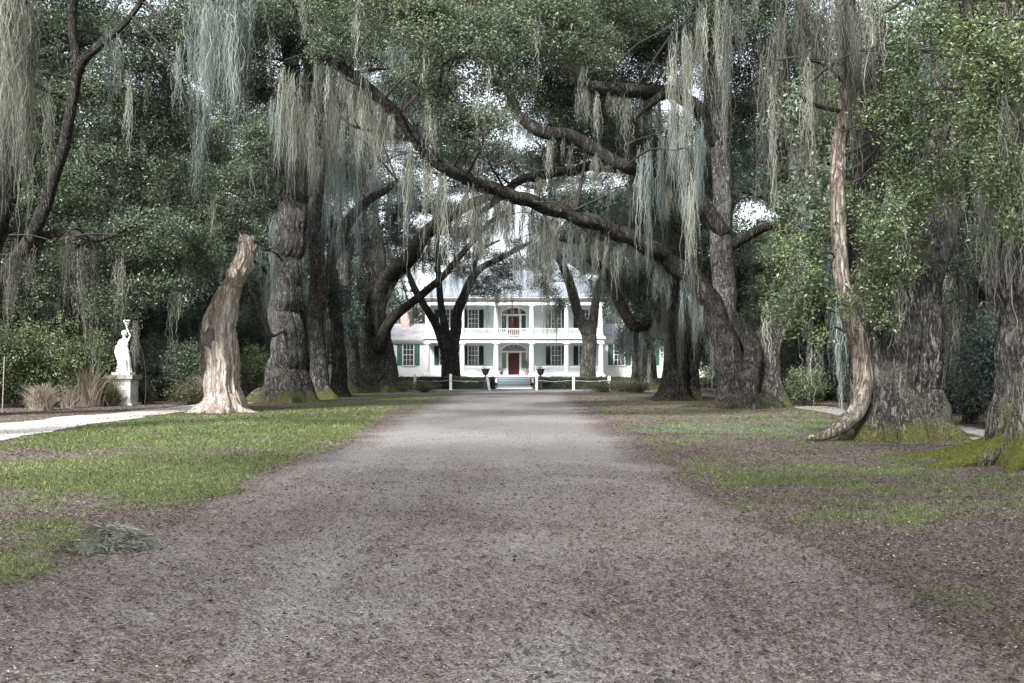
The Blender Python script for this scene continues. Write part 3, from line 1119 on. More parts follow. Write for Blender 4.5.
mb.build('foliage', 'dark_leaf', pot, pot.location)

for px, d, lab in ((485.5, 82, 'dark iron urn on a stone pedestal at the hedge end, left of the front walk'), (540.5, 82, 'dark iron urn on a stone pedestal at the hedge end, right of the front walk')):
    w = P(px, 370, d)
    x = w[0]
    u = thing('garden_urn', (x, d, 0), lab, 'urn', 'pair of urns beside the front walk')
    m = MB(); m.box(x - .22, x + .22, d - .22, d + .22, -.02, .12); m.box(x - .14, x + .14, d - .14, d + .14, .121, .88); m.box(x - .2, x + .2, d - .2, d + .2, .881, .97)
    m.build('pedestal', 'cast_iron', u, u.location)
    MB().lathe(x, d, [(0, .972), (.17, .973), (.17, 1.02), (.06, 1.09), (.07, 1.16), (.2, 1.24), (.27, 1.4), (.29, 1.58), (.37, 1.68), (.35, 1.71), (.26, 1.62), (.22, 1.4), (0, 1.36)], 20).build('urn_bowl', 'cast_iron', u, u.location, smooth=True)
    m = MB(); clump(m, np.array([x, d, 1.74]), (.24, .24, .12), 120, .09, .3, gaps=.1); m.build('foliage', 'dark_leaf', u, u.location)

# white posts and the rope
posts = []
plabs = ['white wooden post at the left end of the rope, above the olive shrubs', 'white wooden post in front of the three stemmed oak', 'leaning white wooden post just left of the front walk',
         'white wooden post just right of the front walk', 'white wooden post midway along the right hedge, left of the forked oak', 'white wooden post right of the forked oak, behind the low shrubs']
for (px, pyb, pyt, d, lean), lab in zip(((415, 386, 374, 80, 0), (450.7, 389, 374, 80, 0), (488.4, 389.5, 375, 79.5, .12), (536.5, 389.5, 376, 79.5, 0), (573.5, 389.5, 376, 80, 0), (609, 387, 376, 80, 0)), plabs):
    w = P(px, 370, d)
    x = w[0]
    ht = P(px, pyt, d)[2]
    r_ = .1
    m = MB()
    v = []
    for (z, rr_, ox) in ((-.1, r_, lean), (ht - .06, r_, -lean), (ht, r_ * .55, -lean)):
        v += [(x + ox - rr_, d - rr_, z), (x + ox + rr_, d - rr_, z), (x + ox + rr_, d + rr_, z), (x + ox - rr_, d + rr_, z)]
    q = [(0, 1, 5, 4), (1, 2, 6, 5), (2, 3, 7, 6), (3, 0, 4, 7), (4, 5, 9, 8), (5, 6, 10, 9), (6, 7, 11, 10), (7, 4, 8, 11), (8, 9, 10, 11)]
    m.add(v, q)
    o = m.build('wooden_post', 'post_paint', None, (x, d, 0))
    tag(o, lab, 'post', 'white posts along the hedge')
    posts.append((x, d))
for sgn, lst, lab in ((-1, posts[:3], 'thin pale rope strung between the left posts'), (1, posts[3:], 'thin pale rope strung between the right posts')):
    m = MB()
    for a, b in zip(lst[:-1], lst[1:]):
        pa, pb = np.array([a[0], a[1] - .11, .78]), np.array([b[0], b[1] - .11, .78])
        tube(m, [pa, (pa + pb) / 2 - [0, 0, .1], pb], [.018] * 3, 5, .4, 0)
    tag(m.build('rope', 'rope', None, (lst[0][0], lst[0][1], 0)), lab, 'rope', 'ropes between the posts')


def hedge(x0, x1, y0, y1, h, n, mat, size, name, label, cat='hedge', group=None, taper=.0, tone=.5, stems=True):
    cx, cyy = (x0 + x1) / 2, (y0 + y1) / 2
    root = thing(name, (cx, cyy, 0), label, cat, group)
    m = MB()
    p = rng.uniform(0, 1, (n, 3))
    ax = rng.integers(0, 3, n)
    surf = rng.random(n) < .75
    p[surf & (ax == 0), 0] = np.round(p[surf & (ax == 0), 0])
    p[surf & (ax == 1), 1] = 0
    p[surf & (ax == 2), 2] = 1
    pos = np.stack([x0 + p[:, 0] * (x1 - x0), y0 + p[:, 1] * (y1 - y0), .04 + p[:, 2] * (h - .04)], 1)
    pos[:, 2] *= 1 + (fbm(pos[:, 0], pos[:, 1], .8, 31) - .5) * .3
    pos += rng.normal(0, .05, pos.shape)
    leaves(m, pos, size, .4, np.clip(rng.normal(tone, .2, n), 0, 1))
    m.build('foliage', mat, root, root.location)
    m = MB()
    k = int((x1 - x0) / .45) + 1
    for i in range(k):
        x = x0 + (i + .5) * (x1 - x0) / k
        for j in range(3):
            tube(m, [(x, cyy, -.05), (x + rng.normal(0, .1), cyy + rng.normal(0, .15), h * .45), (x + rng.normal(0, .25), cyy + rng.normal(0, .3), h * .85)], [.03, .02, .01], 4, .4, 0)
    m.build('stem', 'twig_wood', root, root.location)
    return root


hedge(-9.6, -1.55, 83, 84.6, .95, 30000, 'dark_leaf', .11, 'boxwood_hedge', 'low clipped dark boxwood hedge left of the front walk', group='hedges either side of the front walk')
hedge(1.95, 10.6, 83, 84.6, .9, 30000, 'dark_leaf', .11, 'boxwood_hedge', 'low clipped dark boxwood hedge right of the front walk', group='hedges either side of the front walk')
hedge(10.9, 19.5, 86, 87.4, .8, 14000, 'dark_leaf', .13, 'boxwood_hedge', 'dark clipped hedge farther right, seen between the oak trunks', group='hedges either side of the front walk')

# white board fence and outbuilding far right
x0, x1 = 15.6, 22.5
fr = thing('board_fence', (x0, 92, 0), 'white board fence seen between the oaks on the far right', 'fence')
for z in (.42, .78):
    MB().box(x0, x1, 91.97, 92.02, z, z + .14).build('rail', 'white_paint', fr, fr.location)
for i in range(4):
    x = x0 + .1 + i * 2.2
    MB().box(x - .07, x + .07, 92.022, 92.16, -.1, 1.05).build('post', 'white_paint', fr, fr.location)
sh = thing('garden_house', (21.8, 126, 0), 'small white outbuilding glimpsed between the oaks right of the house', 'outbuilding')
m = MB().box(19.5, 26, 124, 130, -.05, 2.6); m.build('wall', 'white_paint', sh, sh.location)
m = MB(); m.add([(19.2, 123.6, 2.6), (26.3, 123.6, 2.6), (26.3, 130.4, 2.6), (19.2, 130.4, 2.6), (19.2, 127, 4.4), (26.3, 127, 4.4)], [(0, 1, 5, 4), (2, 3, 4, 5)], [(0, 4, 3), (1, 2, 5)])
m.build('roof', 'wing_roof', sh, sh.location)
m = MB().box(21.0, 21.9, 123.94, 123.99, .9, 2.0); m.build('window', 'dark_glass', sh, sh.location)
DENS = 1.7

# ------------------------------------------------------------------ the avenue oaks
# right: the arching oak (R2), 43 m away
T = Tree('live_oak', 'large oak on the right whose trunk sends a long dark limb arching over the driveway', 'tree', AV, 752, 43)
T.stem([(738, None, 43, 24), (737, 398, 43, 20), (731, 372, 43, 15.5), (722, 342, 43, 14), (706, 308, 43, 12.5), (688, 281, 42.6, 11), (666, 261, 42, 9.6), (640, 245, 41, 8.6), (605, 228, 40, 8), (570, 213, 39, 7.6), (530, 200, 38, 7.2), (490, 186, 37, 7), (455, 172, 36, 6.8), (425, 152, 35.5, 6.5), (403, 122, 35, 6), (380, 97, 34.5, 5.4), (352, 74, 34, 4.6), (315, 54, 33.5, 3)],
       'dark_bark', seg=28, step=.16, flare=.7, fh=.6, roots=6, rlen=2.2, wander=.45, ridge=.09, rough=.14)
arch = T.pts[-1]
T.stem([(700, 300, 43, 10), (722, 330, 43.2, 11.0), (726, 300, 43.4, 10.6), (724, 250, 44, 10.2), (722, 200, 44, 9.3), (718, 150, 43.5, 8.5), (711, 90, 43, 7.6), (702, 20, 42.5, 6.0), (695, -50, 42, 3.4)][1:], 'grey_bark', 'limb', 22, .2, wander=.3)
T.stem([(762, None, 43.6, 18.7), (763, 396, 43.6, 17.0), (765, 370, 43.8, 14.4), (774, 340, 44, 12.8), (786, 312, 44.5, 11.0), (797, 270, 45, 9.3), (800, 220, 45, 8.5), (794, 150, 45, 7.6), (786, 80, 45, 6.0), (780, 10, 45, 4.2)], 'oak_bark', 'limb', 24, .2, flare=.8, fh=.6, roots=5, rlen=2.0, wander=.4)
T.stem([(746, None, 42.4, 12), (748, 398, 42.4, 11), (752, 370, 42.6, 9), (752, 345, 43, 9), (733, 318, 43.2, 8), (724, 290, 43.4, 4)], 'dark_bark', 'limb', 16, .25)
l1 = T.stem([(724, 232, 44, 8), (700, 195, 43.9, 6.5), (662, 174, 42.4, 6.2), (622, 166, 40, 6.0), (596, 150, 39.5, 6), (566, 138, 39, 6), (534, 127, 38.6, 5.5), (514, 112, 38.4, 4.5), (507, 84, 38.2, 3)], 'dark_bark', 'limb', 14, .15, wander=.7, rough=.14)
l2 = T.stem([(622, 167, 40, 5), (590, 168, 40.3, 4.6), (560, 171, 40.5, 4.5), (535, 174, 40.7, 4.5), (516, 184, 41, 4.3), (500, 198, 41.3, 3.8), (480, 212, 41.5, 2.5)], 'dark_bark', 'limb', 12, .15, wander=.7, rough=.14)
T.stem([(520, 119, 38.5, 3.5), (513, 100, 38.2, 3), (497, 80, 38, 2.4), (488, 60, 38, 1.4)], 'dark_bark', 'limb', 8, .2)
l3 = T.stem([(716, 142, 43.4, 8), (692, 108, 43.1, 7), (664, 92, 41.5, 7), (630, 90, 39.5, 6.6), (600, 87, 39, 6), (575, 80, 38.7, 4.5), (555, 68, 38.5, 2.5)], 'dark_bark', 'limb', 14, .15, wander=.6)
T.stem([(664, 92, 40.5, 4.5), (645, 108, 40, 4), (625, 128, 39.5, 3), (628, 150, 39.2, 2), (624, 168, 39.2, 1)], 'dark_bark', 'limb', 8, .2, wander=.7)
T.stem([(724, 250, 44, 6), (745, 236, 44.5, 5), (770, 226, 45, 4.2), (790, 232, 45.4, 4)], 'dark_bark', 'limb', 10, .25)
T.crown(DENS, [(620, 140, 43, 45, 32), (560, 105, 43, 55, 35), (560, 155, 46, 40, 22), (700, 190, 47, 40, 40), (780, 260, 48, 40, 42), (735, 105, 46, 45, 45), (650, 60, 43, 60, 40), (560, 50, 40, 70, 38), (800, 190, 47, 35, 45),
         (690, 20, 42, 70, 38), (600, 10, 40, 80, 36), (500, 20, 38, 70, 38), (420, 70, 36, 45, 35), (470, 130, 38, 48, 34), (760, 20, 44, 70, 45), (660, 220, 48, 42, 28), (770, 320, 48, 28, 35), (640, -40, 42, 120, 45), (750, -50, 44, 80, 40), (500, -40, 38, 90, 40), (340, 40, 34, 35, 28)], .085, 2.9, dy=1.3)
T.moss_along(arch, .30, .62, 4.0, 1.7, w=.16, n=24, tone=.35)
T.moss_along(arch, .55, .99, 7.0, 3.0, w=.20, n=30, tone=.5)
T.moss_along(arch, .18, .34, 6.0, 2.2, w=.16, n=24, tone=.5, mat='grey_moss')
T.moss_along(l1, .15, .95, 5, 1.5, tone=.4)
T.moss_along(l2, .1, .9, 5, 1.7, tone=.55)
T.moss_along(l3, .1, .9, 5, 1.8, tone=.45)
T.sprouts(arch, 26, 2.4, .07, .3, .98)
T.sprouts(l1, 12, 1.8, .05)
T.sprouts(l2, 10, 1.6, .045)
T.sprouts(l3, 10, 1.8, .05)
T.curtain(636, 140, 706, 128, 39, 40, 4.0, 4.5, 'grey_moss', w=.18, n=30, tone=.55)
T.curtain(664, 30, 706, 10, 35, 36, 5.2, 5, w=.18, n=30, tone=.45)
T.curtain(718, -5, 750, -10, 36, 37, 4.6, 6, w=.18, n=28, tone=.4)
T.curtain(676, 150, 690, 148, 36, 36.2, 6.2, 5, w=.12, n=34, tone=.62)
T.curtain(430, 70, 465, 66, 32, 32, 2.4, 6, w=.2, n=36, tone=.55)
T.curtain(395, 20, 430, -10, 30, 30, 2.0, 5, 'grey_moss', w=.16, n=30, tone=.5)
T.finish('oak_leaf')

# right: the giant hollow oak (R1), 24 m away
T = Tree('live_oak', 'giant hollow oak on the right with a mossy green foot and one pale split stem', 'tree', AV, 885, 24)
T.mossy = .5
T.stem([(894, None, 24, 56), (894, 420, 24, 46), (893, 390, 24, 41), (895, 350, 24, 41), (895, 320, 24, 41), (890, 290, 24, 37), (884, 262, 24.1, 26), (882, 235, 24.2, 10)], 'oak_bark', seg=72, step=.08, flare=.30, fh=.5, nl=7, roots=9, rlen=1.0, rr=.22, rz=1.8, ridge=.09, kr=11, rough=.07, wander=.05)
T.stem([(906, 345, 24, 20), (916, 305, 24.1, 25), (928, 262, 24.3, 23), (938, 225, 24.6, 21), (943, 180, 25, 19), (948, 130, 25.4, 17), (950, 70, 25.8, 15), (955, 0, 26, 12), (962, -60, 26.4, 8)], 'oak_bark', 'limb', 36, .12, ridge=.06, kr=18)
T.stem([(872, 330, 24, 17), (862, 300, 24.2, 18), (858, 260, 24.5, 17), (862, 210, 25, 15), (867, 150, 25.4, 13), (872, 90, 25.8, 11), (876, 20, 26, 8)], 'dark_bark', 'limb', 30, .12, ridge=.06)
T.stem([(792, None, 22.5, 1.2), (806, 440, 22.6, 2.5), (824, 436, 22.8, 4.5), (840, 426, 22.9, 7.0), (857, 406, 23.05, 8.6), (862, 370, 23.2, 9.8), (856, 335, 23.2, 9.4), (846, 295, 23.2, 8.6), (838, 250, 23.3, 7.8), (836, 200, 23.4, 7.8), (840, 150, 23.6, 7.4), (846, 90, 23.8, 6.6), (850, 20, 24, 5.7), (852, -50, 24.2, 4.1)], 'pale_bark', 'limb', 28, .1, ridge=.08, kr=9, label='pale split stem curving up from a root left of the giant oak')
T.stem([(868, None, 23.4, 20), (871, 422, 23.4, 15), (873, 392, 23.4, 13), (873, 355, 23.5, 13), (875, 325, 23.6, 12), (872, 290, 23.8, 10), (868, 255, 24, 7)], 'oak_bark', 'limb', 32, .1, flare=.35, fh=.4, roots=6, rlen=1.6, rr=.3, rz=1.3, ridge=.09, kr=9, wander=.1)
T.stem([(912, None, 23.5, 18), (913, 422, 23.5, 13), (913, 392, 23.5, 12), (914, 350, 23.6, 12), (918, 310, 23.8, 12), (926, 265, 24, 10)], 'oak_bark', 'limb', 28, .1, flare=.35, fh=.4, roots=6, rlen=1.6, rr=.3, rz=1.3, ridge=.09, kr=9, wander=.1)
# thin suckers in the fork
for a, b in ((886, 880), (888, 900), (885, 868)):
    T.stem([(887, 338, 22.9, 2.6), (888, 315, 22.8, 2), ((a + b) / 2, 290, 22.6, 1.6), (b, 258, 22.3, .9)], 'grey_bark', 'limb', 6, .2, ridge=0, wander=.3)
T.crown(1.35, [(884, 232, 22.3, 30, 32), (908, 200, 22, 28, 30), (812, 290, 22.6, 20, 26), (796, 262, 23, 22, 24), (800, 318, 23.2, 20, 18), (872, 285, 22.2, 26, 22), (902, 268, 22.2, 22, 22), (882, 318, 22.4, 18, 14), (782, 245, 24, 16, 20), (815, 240, 23, 16, 18), (778, 300, 23.4, 14, 20), (845, 305, 22.2, 15, 12), (868, 250, 22, 16, 16), (820, 335, 23, 12, 9), (905, 236, 22.4, 20, 18), (862, 205, 23, 16, 20), (890, 170, 22.6, 20, 18)], .075, 1.45, .48, .52, up=.45, dy=.9)
T.crown(1.5, [(925, 105, 21, 36, 30), (898, 62, 21.5, 28, 28), (958, 165, 21, 30, 30), (905, 140, 21.3, 28, 22), (985, 90, 20.5, 30, 36), (992, 235, 20.5, 16, 22), (950, 30, 21.5, 50, 28), (868, 15, 24, 30, 24), (980, -30, 21, 90, 30), (828, 100, 27, 22, 30), (880, -50, 25, 90, 40), (935, 190, 21.5, 22, 22), (968, 60, 20.5, 30, 24), (880, 110, 22, 18, 22), (1000, 140, 20, 20, 26)], .075, 1.35, .46, .55, up=.45, dy=.8)
T.curtain(765, -10, 808, -20, 25, 25, 6.2, 5, 'dull_moss', w=.2, n=24, tone=.5)
T.curtain(802, -30, 862, -20, 23.6, 23.6, 3.9, 13, 'dull_moss', w=.22, n=34, tone=.30)
T.curtain(806, -30, 850, -25, 22.6, 22.6, 3.4, 5, 'dull_moss', w=.18, n=26, tone=.6)
T.curtain(776, 60, 798, 58, 24, 24, 4.6, 5, w=.10, n=28, tone=.6)
T.curtain(806, 60, 822, 60, 22.6, 22.6, 3.4, 4, 'dull_moss', w=.10, n=26, tone=.8)
T.curtain(862, -20, 885, -25, 21.5, 21.5, 2.2, 8, w=.16, n=28, tone=.5)
T.curtain(885, 40, 925, 20, 23, 23, 2.2, 7, 'grey_moss', w=.16, n=28, tone=.45)
T.curtain(955, 120, 975, 110, 23.5, 23, 3.3, 5, w=.12, n=20, tone=.5)
T.curtain(900, 195, 918, 195, 26, 26, 2.8, 4, w=.12, n=26, tone=.5)
T.finish('bright_leaf')

# right edge oak, 17 m
T = Tree('live_oak', 'pale barked oak cut by the right edge, bright green moss over its roots', 'tree', AV, 1040, 17.2)
T.mossy = .3
T.stem([(1052, None, 17.2, 66), (1049, 448, 17.2, 50), (1048, 415, 17.2, 43), (1047, 370, 17.2, 41), (1047, 320, 17.2, 40), (1040, 260, 17.3, 42), (1034, 200, 17.4, 43), (1034, 130, 17.6, 44), (1040, 60, 17.8, 44), (1048, -20, 18, 40), (1056, -90, 18.2, 34)], 'mossy_bark', seg=72, step=.06, flare=.30, fh=.5, nl=6, roots=7, rlen=1.9, rr=.30, rz=2.6, ridge=.05, kr=26, rough=.07, wander=.1)
T.stem([(1000, 90, 17, 11), (985, 60, 16.6, 9), (972, 30, 16.2, 7), (962, -20, 15.8, 5)], 'oak_bark', 'limb', 16, .1)
T.crown(DENS, [(1002, 170, 15.6, 26, 38), (985, 120, 15.8, 30, 36), (1010, 60, 15.4, 36, 40), (975, 40, 16, 34, 34), (1012, 215, 15.6, 18, 26), (1000, -30, 16, 70, 40), (1080, 60, 16, 60, 90), (1100, -60, 17, 90, 60)], .065, 2.0, .75, .48, up=.5, dy=.7)
T.curtain(990, 90, 1030, 80, 15.7, 15.7, 2.6, 8, w=.09, n=22, tone=.6)
T.curtain(1000, 130, 1030, 130, 15.8, 15.8, 2.2, 7, w=.08, n=20, tone=.7)
T.curtain(1003, 20, 1040, 20, 15.6, 15.6, 1.8, 7, w=.09, n=20, tone=.5)
T.finish('bright_leaf')

# right third, 53 m
T = Tree('live_oak', 'dark twin trunked oak right of the house, moss hanging round its fork', 'tree', AV, 681, 53)
T.stem([(674, None, 53, 15.8), (674, 392, 53, 12.8), (675, 365, 53, 11.4), (674, 330, 53, 10.6), (676, 295, 53, 9.7), (670, 250, 53.5, 8.8), (664, 200, 54, 7.0), (655, 140, 54, 5.3)], 'dark_bark', seg=22, step=.25, flare=.6, fh=.5, roots=5, rlen=1.6)
T.stem([(689, None, 53.4, 11), (690, 390, 53.4, 9), (692, 360, 53.6, 8), (700, 330, 54, 8), (708, 300, 54.5, 7), (716, 260, 55, 6), (722, 210, 56, 5)], 'oak_bark', 'limb', 16, .3, flare=.5, fh=.5, roots=4, rlen=1.5)
lb = T.stem([(672, 305, 53, 7), (655, 318, 52.5, 6), (638, 326, 52, 5.5), (622, 305, 52, 5), (605, 275, 52, 4.5), (592, 262, 52, 4), (570, 250, 52, 2.6)], 'dark_bark', 'limb', 12, .25, wander=.6)
lc = T.stem([(670, 250, 53.5, 6), (640, 235, 53, 5.5), (610, 232, 52, 5), (580, 240, 51, 4), (548, 236, 50.5, 2.5)], 'dark_bark', 'limb', 12, .25, wander=.6)
T.crown(DENS, [(645, 262, 55, 42, 32), (600, 235, 57, 42, 24), (700, 250, 56, 38, 36), (655, 305, 54.5, 26, 24), (650, 200, 56, 52, 34), (580, 200, 58, 45, 26), (705, 320, 55, 22, 26), (635, 340, 56, 18, 20), (650, 150, 56, 60, 40), (600, 110, 58, 60, 40), (710, 160, 57, 50, 50), (718, 290, 57, 24, 24), (632, 285, 55, 22, 22)], .11, 2.6, .42, .42)
T.moss_along(lb, .05, .95, 5, 2.0, w=.16, n=22, tone=.4, mat='grey_moss')
T.moss_along(lc, .05, .95, 6, 2.4, w=.18, n=22, tone=.45, mat='grey_moss')
T.curtain(655, 300, 672, 298, 51, 51, 2.6, 6, w=.2, n=30, tone=.4)
T.curtain(680, 300, 706, 300, 52, 52, 3.0, 6, w=.25, n=30, tone=.4)
T.curtain(640, 165, 700, 160, 50, 50, 4.0, 3, 'grey_moss', w=.3, n=34, tone=.5)
T.curtain(610, 190, 640, 185, 49, 49, 3.4, 5, 'grey_moss', w=.3, n=30, tone=.5)
T.finish('blue_leaf')

# right fourth, 82 m: pale
T = Tree('live_oak', 'thick pale grey oak trunk standing in front of the right wing of the house', 'tree', AV, 645, 80)
T.stem([(645, None, 80, 15), (645, 380, 80, 12), (646, 360, 80, 11), (644, 335, 80, 10), (640, 300, 80, 9), (630, 270, 81, 7), (620, 240, 82, 5)], 'grey_bark', seg=18, step=.4, flare=.5, fh=.6)
T.stem([(648, 340, 80, 8), (662, 310, 80, 7), (675, 270, 81, 6), (680, 230, 82, 4)], 'grey_bark', 'limb', 12, .4)
T.crown(DENS, [(625, 300, 78, 16, 16), (640, 265, 79, 30, 26), (665, 240, 80, 40, 30), (610, 255, 80, 26, 22), (640, 215, 80, 50, 30), (632, 335, 77, 10, 16), (622, 345, 77, 8, 10), (655, 325, 78, 18, 16)], .14, 2.4, .42, .45)
T.finish('blue_leaf')

# fork oak right of the door, 90 m
T = Tree('live_oak', 'oak with a wide V fork standing against the right half of the house front', 'tree', AV, 588, 88)
T.stem([(588, None, 88, 11), (588, 378, 88, 7.2), (588, 355, 88, 6.8), (587, 335, 88, 7), (580, 318, 88, 5), (574, 298, 87.5, 4.8), (568, 278, 87, 4.4), (562, 262, 87, 3.8), (552, 240, 86, 3)], 'oak_bark', seg=18, step=.3, flare=.35, fh=.5, wander=.4)
T.stem([(590, 340, 88, 5), (593, 318, 88, 4.2), (596, 298, 88.5, 3.8), (600, 283, 89, 3.4), (610, 262, 90, 3)], 'oak_bark', 'limb', 12, .3)
T.crown(DENS, [(580, 240, 88, 30, 20), (612, 262, 89, 22, 18), (556, 235, 88, 22, 14), (596, 290, 89, 12, 12), (618, 292, 89, 16, 18), (560, 305, 86, 10, 8), (600, 215, 90, 40, 24), (568, 275, 87, 10, 8), (545, 262, 86, 16, 14), (552, 250, 86, 20, 10), (548, 278, 86, 8, 12), (540, 225, 87, 14, 8)], .13, 1.9, .55, .5)
mo = T.pts[0]
T.curtain(545, 215, 600, 225, 80, 82, 3.5, 4, 'grey_moss', w=.3, n=26, tone=.4)
T.finish('blue_leaf')

# three stem oak left of the door, 90 m
T = Tree('live_oak', 'dark oak with three spreading stems standing against the left half of the house front', 'tree', AV, 449, 88)
T.stem([(449, None, 88, 12), (449, 376, 88, 8.8), (449, 358, 88, 8.3), (445, 344, 88, 6.5), (436, 326, 88, 4), (426, 308, 87.5, 3.6), (416, 290, 87, 3.4), (410, 276, 87, 2.8), (402, 255, 87, 2)], 'dark_bark', seg=18, step=.3, flare=.3, fh=.5)
T.stem([(447, 350, 88, 5), (444, 325, 88, 4), (441, 300, 88, 3.6), (438, 275, 88, 3.2), (436, 250, 88, 2.6), (440, 225, 88, 2.4)], 'dark_bark', 'limb', 12, .3, wander=.3)
T.stem([(453, 352, 88, 6), (457, 328, 88, 5.2), (460, 305, 87.6, 4.8), (466, 290, 87.2, 4.2), (474, 276, 87, 3.6), (486, 266, 86.6, 3), (500, 259, 86, 2.4), (516, 250, 85.5, 2.4), (530, 243, 85, 1.5)], 'dark_bark', 'limb', 14, .25, wander=.4)
T.stem([(474, 276, 87, 2.4), (476, 262, 86.8, 2), (486, 248, 86.6, 1.4), (500, 240, 86.4, .8)], 'dark_bark', 'limb', 8, .3, wander=.6)
T.crown(DENS, [(486, 282, 86, 16, 8), (505, 266, 86, 20, 8), (470, 256, 86, 18, 10), (492, 292, 86, 14, 6), (432, 262, 88, 18, 14), (450, 226, 88, 26, 14), (410, 250, 88, 22, 20), (515, 243, 86, 10, 6), (478, 228, 86, 18, 10), (444, 205, 86, 32, 18), (425, 232, 87, 20, 12), (442, 255, 87, 14, 14), (470, 232, 86, 14, 9), (455, 240, 88, 16, 10), (398, 262, 89, 16, 18), (500, 275, 86, 20, 7), (520, 262, 85, 14, 8), (535, 285, 85, 8, 5), (483, 245, 86, 10, 7), (478, 290, 85, 18, 6), (512, 288, 85, 14, 6), (462, 272, 85, 14, 8), (495, 255, 85, 16, 7), (550, 292, 84, 12, 6)], .12, 1.5, .35, .5, dy=.7)
T.curtain(455, 225, 490, 222, 84, 84, 2.6, 3, 'grey_moss', w=.25, n=22, tone=.35)
T.curtain(516, 240, 545, 232, 82, 82, 4.0, 5, 'grey_moss', w=.3, n=26, tone=.35)
T.finish('dark_leaf')

# left: arching oak, 76 m
T = Tree('live_oak', 'massive dark oak just left of the house with two limbs curving up over the driveway', 'tree', AV, 373, 74)
T.stem([(375, None, 74, 21.8), (375, 380, 74, 17.6), (374, 355, 74, 15.5), (372, 325, 74, 15.1), (372, 295, 74.5, 13.4), (370, 260, 75, 11.8), (368, 220, 75, 10.9), (366, 180, 75, 10.1), (364, 130, 75, 8.4), (360, 80, 75, 5.9)], 'oak_bark', seg=30, step=.25, flare=.5, fh=.8, roots=6, rlen=1.3, ridge=.1, kr=13)
b1 = T.stem([(372, 330, 73.5, 10.4), (377, 305, 73, 9.6), (388, 282, 72, 8.4), (404, 262, 71, 7.6), (422, 242, 70, 7.2), (440, 222, 69, 6.4), (462, 208, 68, 5.6), (490, 198, 67, 4.0), (515, 192, 66, 2.4)], 'dark_bark', 'limb', 20, .25, wander=.35)
b2 = T.stem([(380, 350, 73, 7.5), (388, 328, 72.6, 6.0), (402, 310, 72, 4.9), (424, 292, 71, 4.1), (446, 272, 70, 3.4), (466, 250, 69, 3.0), (486, 226, 68, 2.2), (500, 214, 67, 1.5)], 'dark_bark', 'limb', 14, .25, wander=.35)
T.stem([(352, None, 70, 14.4), (352, 384, 70, 10.8), (352, 360, 70, 9.0), (350, 330, 70, 7.9), (344, 300, 70, 7.2), (345, 260, 70, 6.5), (356, 225, 70, 5.8), (366, 200, 70, 4.3)], 'oak_bark', 'limb', 22, .25, flare=.5, fh=.6, roots=4, rlen=1.2)
T.crown(DENS, [(352, 170, 78, 40, 40), (400, 190, 76, 36, 24), (380, 120, 76, 48, 42), (440, 155, 78, 42, 28), (335, 260, 78, 18, 26), (395, 235, 79, 26, 18), (420, 100, 78, 50, 40), (470, 180, 79, 30, 16), (352, 320, 69, 12, 26), (500, 160, 76, 40, 22), (540, 175, 78, 36, 16), (430, 205, 77, 20, 10), (400, 215, 78, 20, 12), (555, 205, 78, 22, 10)], .125, 2.3, .45, .45)
T.sprouts(b1, 14, 2.5, .07)
T.sprouts(b2, 10, 2.2, .06)
T.moss_along(b1, .1, .95, 3.5, 2.6, w=.22, n=20, tone=.35, mat='dull_moss')
T.moss_along(b2, .3, .95, 3.5, 2.0, w=.18, n=18, tone=.4, mat='dull_moss')
T.curtain(340, 170, 420, 165, 66, 66, 5.0, 5, 'grey_moss', w=.4, n=30, tone=.5)
T.curtain(330, 215, 350, 210, 64, 64, 5.0, 5, 'grey_moss', w=.3, n=26, tone=.5)
T.finish('blue_leaf')

# left: second oak, 56 m
T = Tree('live_oak', 'dark oak behind the tall pale barked oak on the left, one broken limb leaning right', 'tree', AV, 318, 56)
T.stem([(320, None, 56, 15.6), (318, 388, 56, 10.1), (318, 360, 56, 8.6), (316, 320, 56, 8.6), (316, 280, 56, 8.6), (314, 240, 56.5, 7.8), (318, 190, 57, 7.0), (322, 140, 57, 5.5)], 'oak_bark', seg=24, step=.25, flare=.6, fh=.6, roots=5, rlen=1.6)
T.stem([(316, 320, 56, 5.8), (326, 285, 55.4, 6.1), (334, 255, 55, 5.8), (343, 232, 54.6, 5.8), (356, 212, 54.2, 5.0), (372, 198, 54, 4.3), (386, 190, 53.6, 3.2), (397, 180, 53.4, 1.8)], 'oak_bark', 'limb', 20, .2, ridge=.1, kr=9)
T.stem([(340, None, 60, 10.5), (339, 385, 60, 7.5), (338, 350, 60, 6.8), (334, 310, 60, 6.0), (332, 270, 60, 5.2)], 'dark_bark', 'limb', 18, .3, flare=.4)
T.crown(DENS, [(310, 210, 60, 30, 40), (345, 150, 60, 36, 36), (300, 130, 60, 40, 40), (330, 90, 60, 50, 36), (335, 235, 62, 20, 20), (300, 275, 62, 18, 30), (338, 300, 57, 14, 20)], .11, 2.5, .4, .42)
T.curtain(298, 110, 345, 100, 46, 46, 5.0, 4.5, 'spanish_moss', w=.25, n=36, tone=.5)
T.curtain(330, 130, 372, 128, 47, 47, 4.6, 4, 'grey_moss', w=.25, n=30, tone=.45)
T.curtain(345, 95, 395, 105, 45, 44, 3.6, 3.5, 'spanish_moss', w=.25, n=30, tone=.45)
T.finish('blue_leaf')

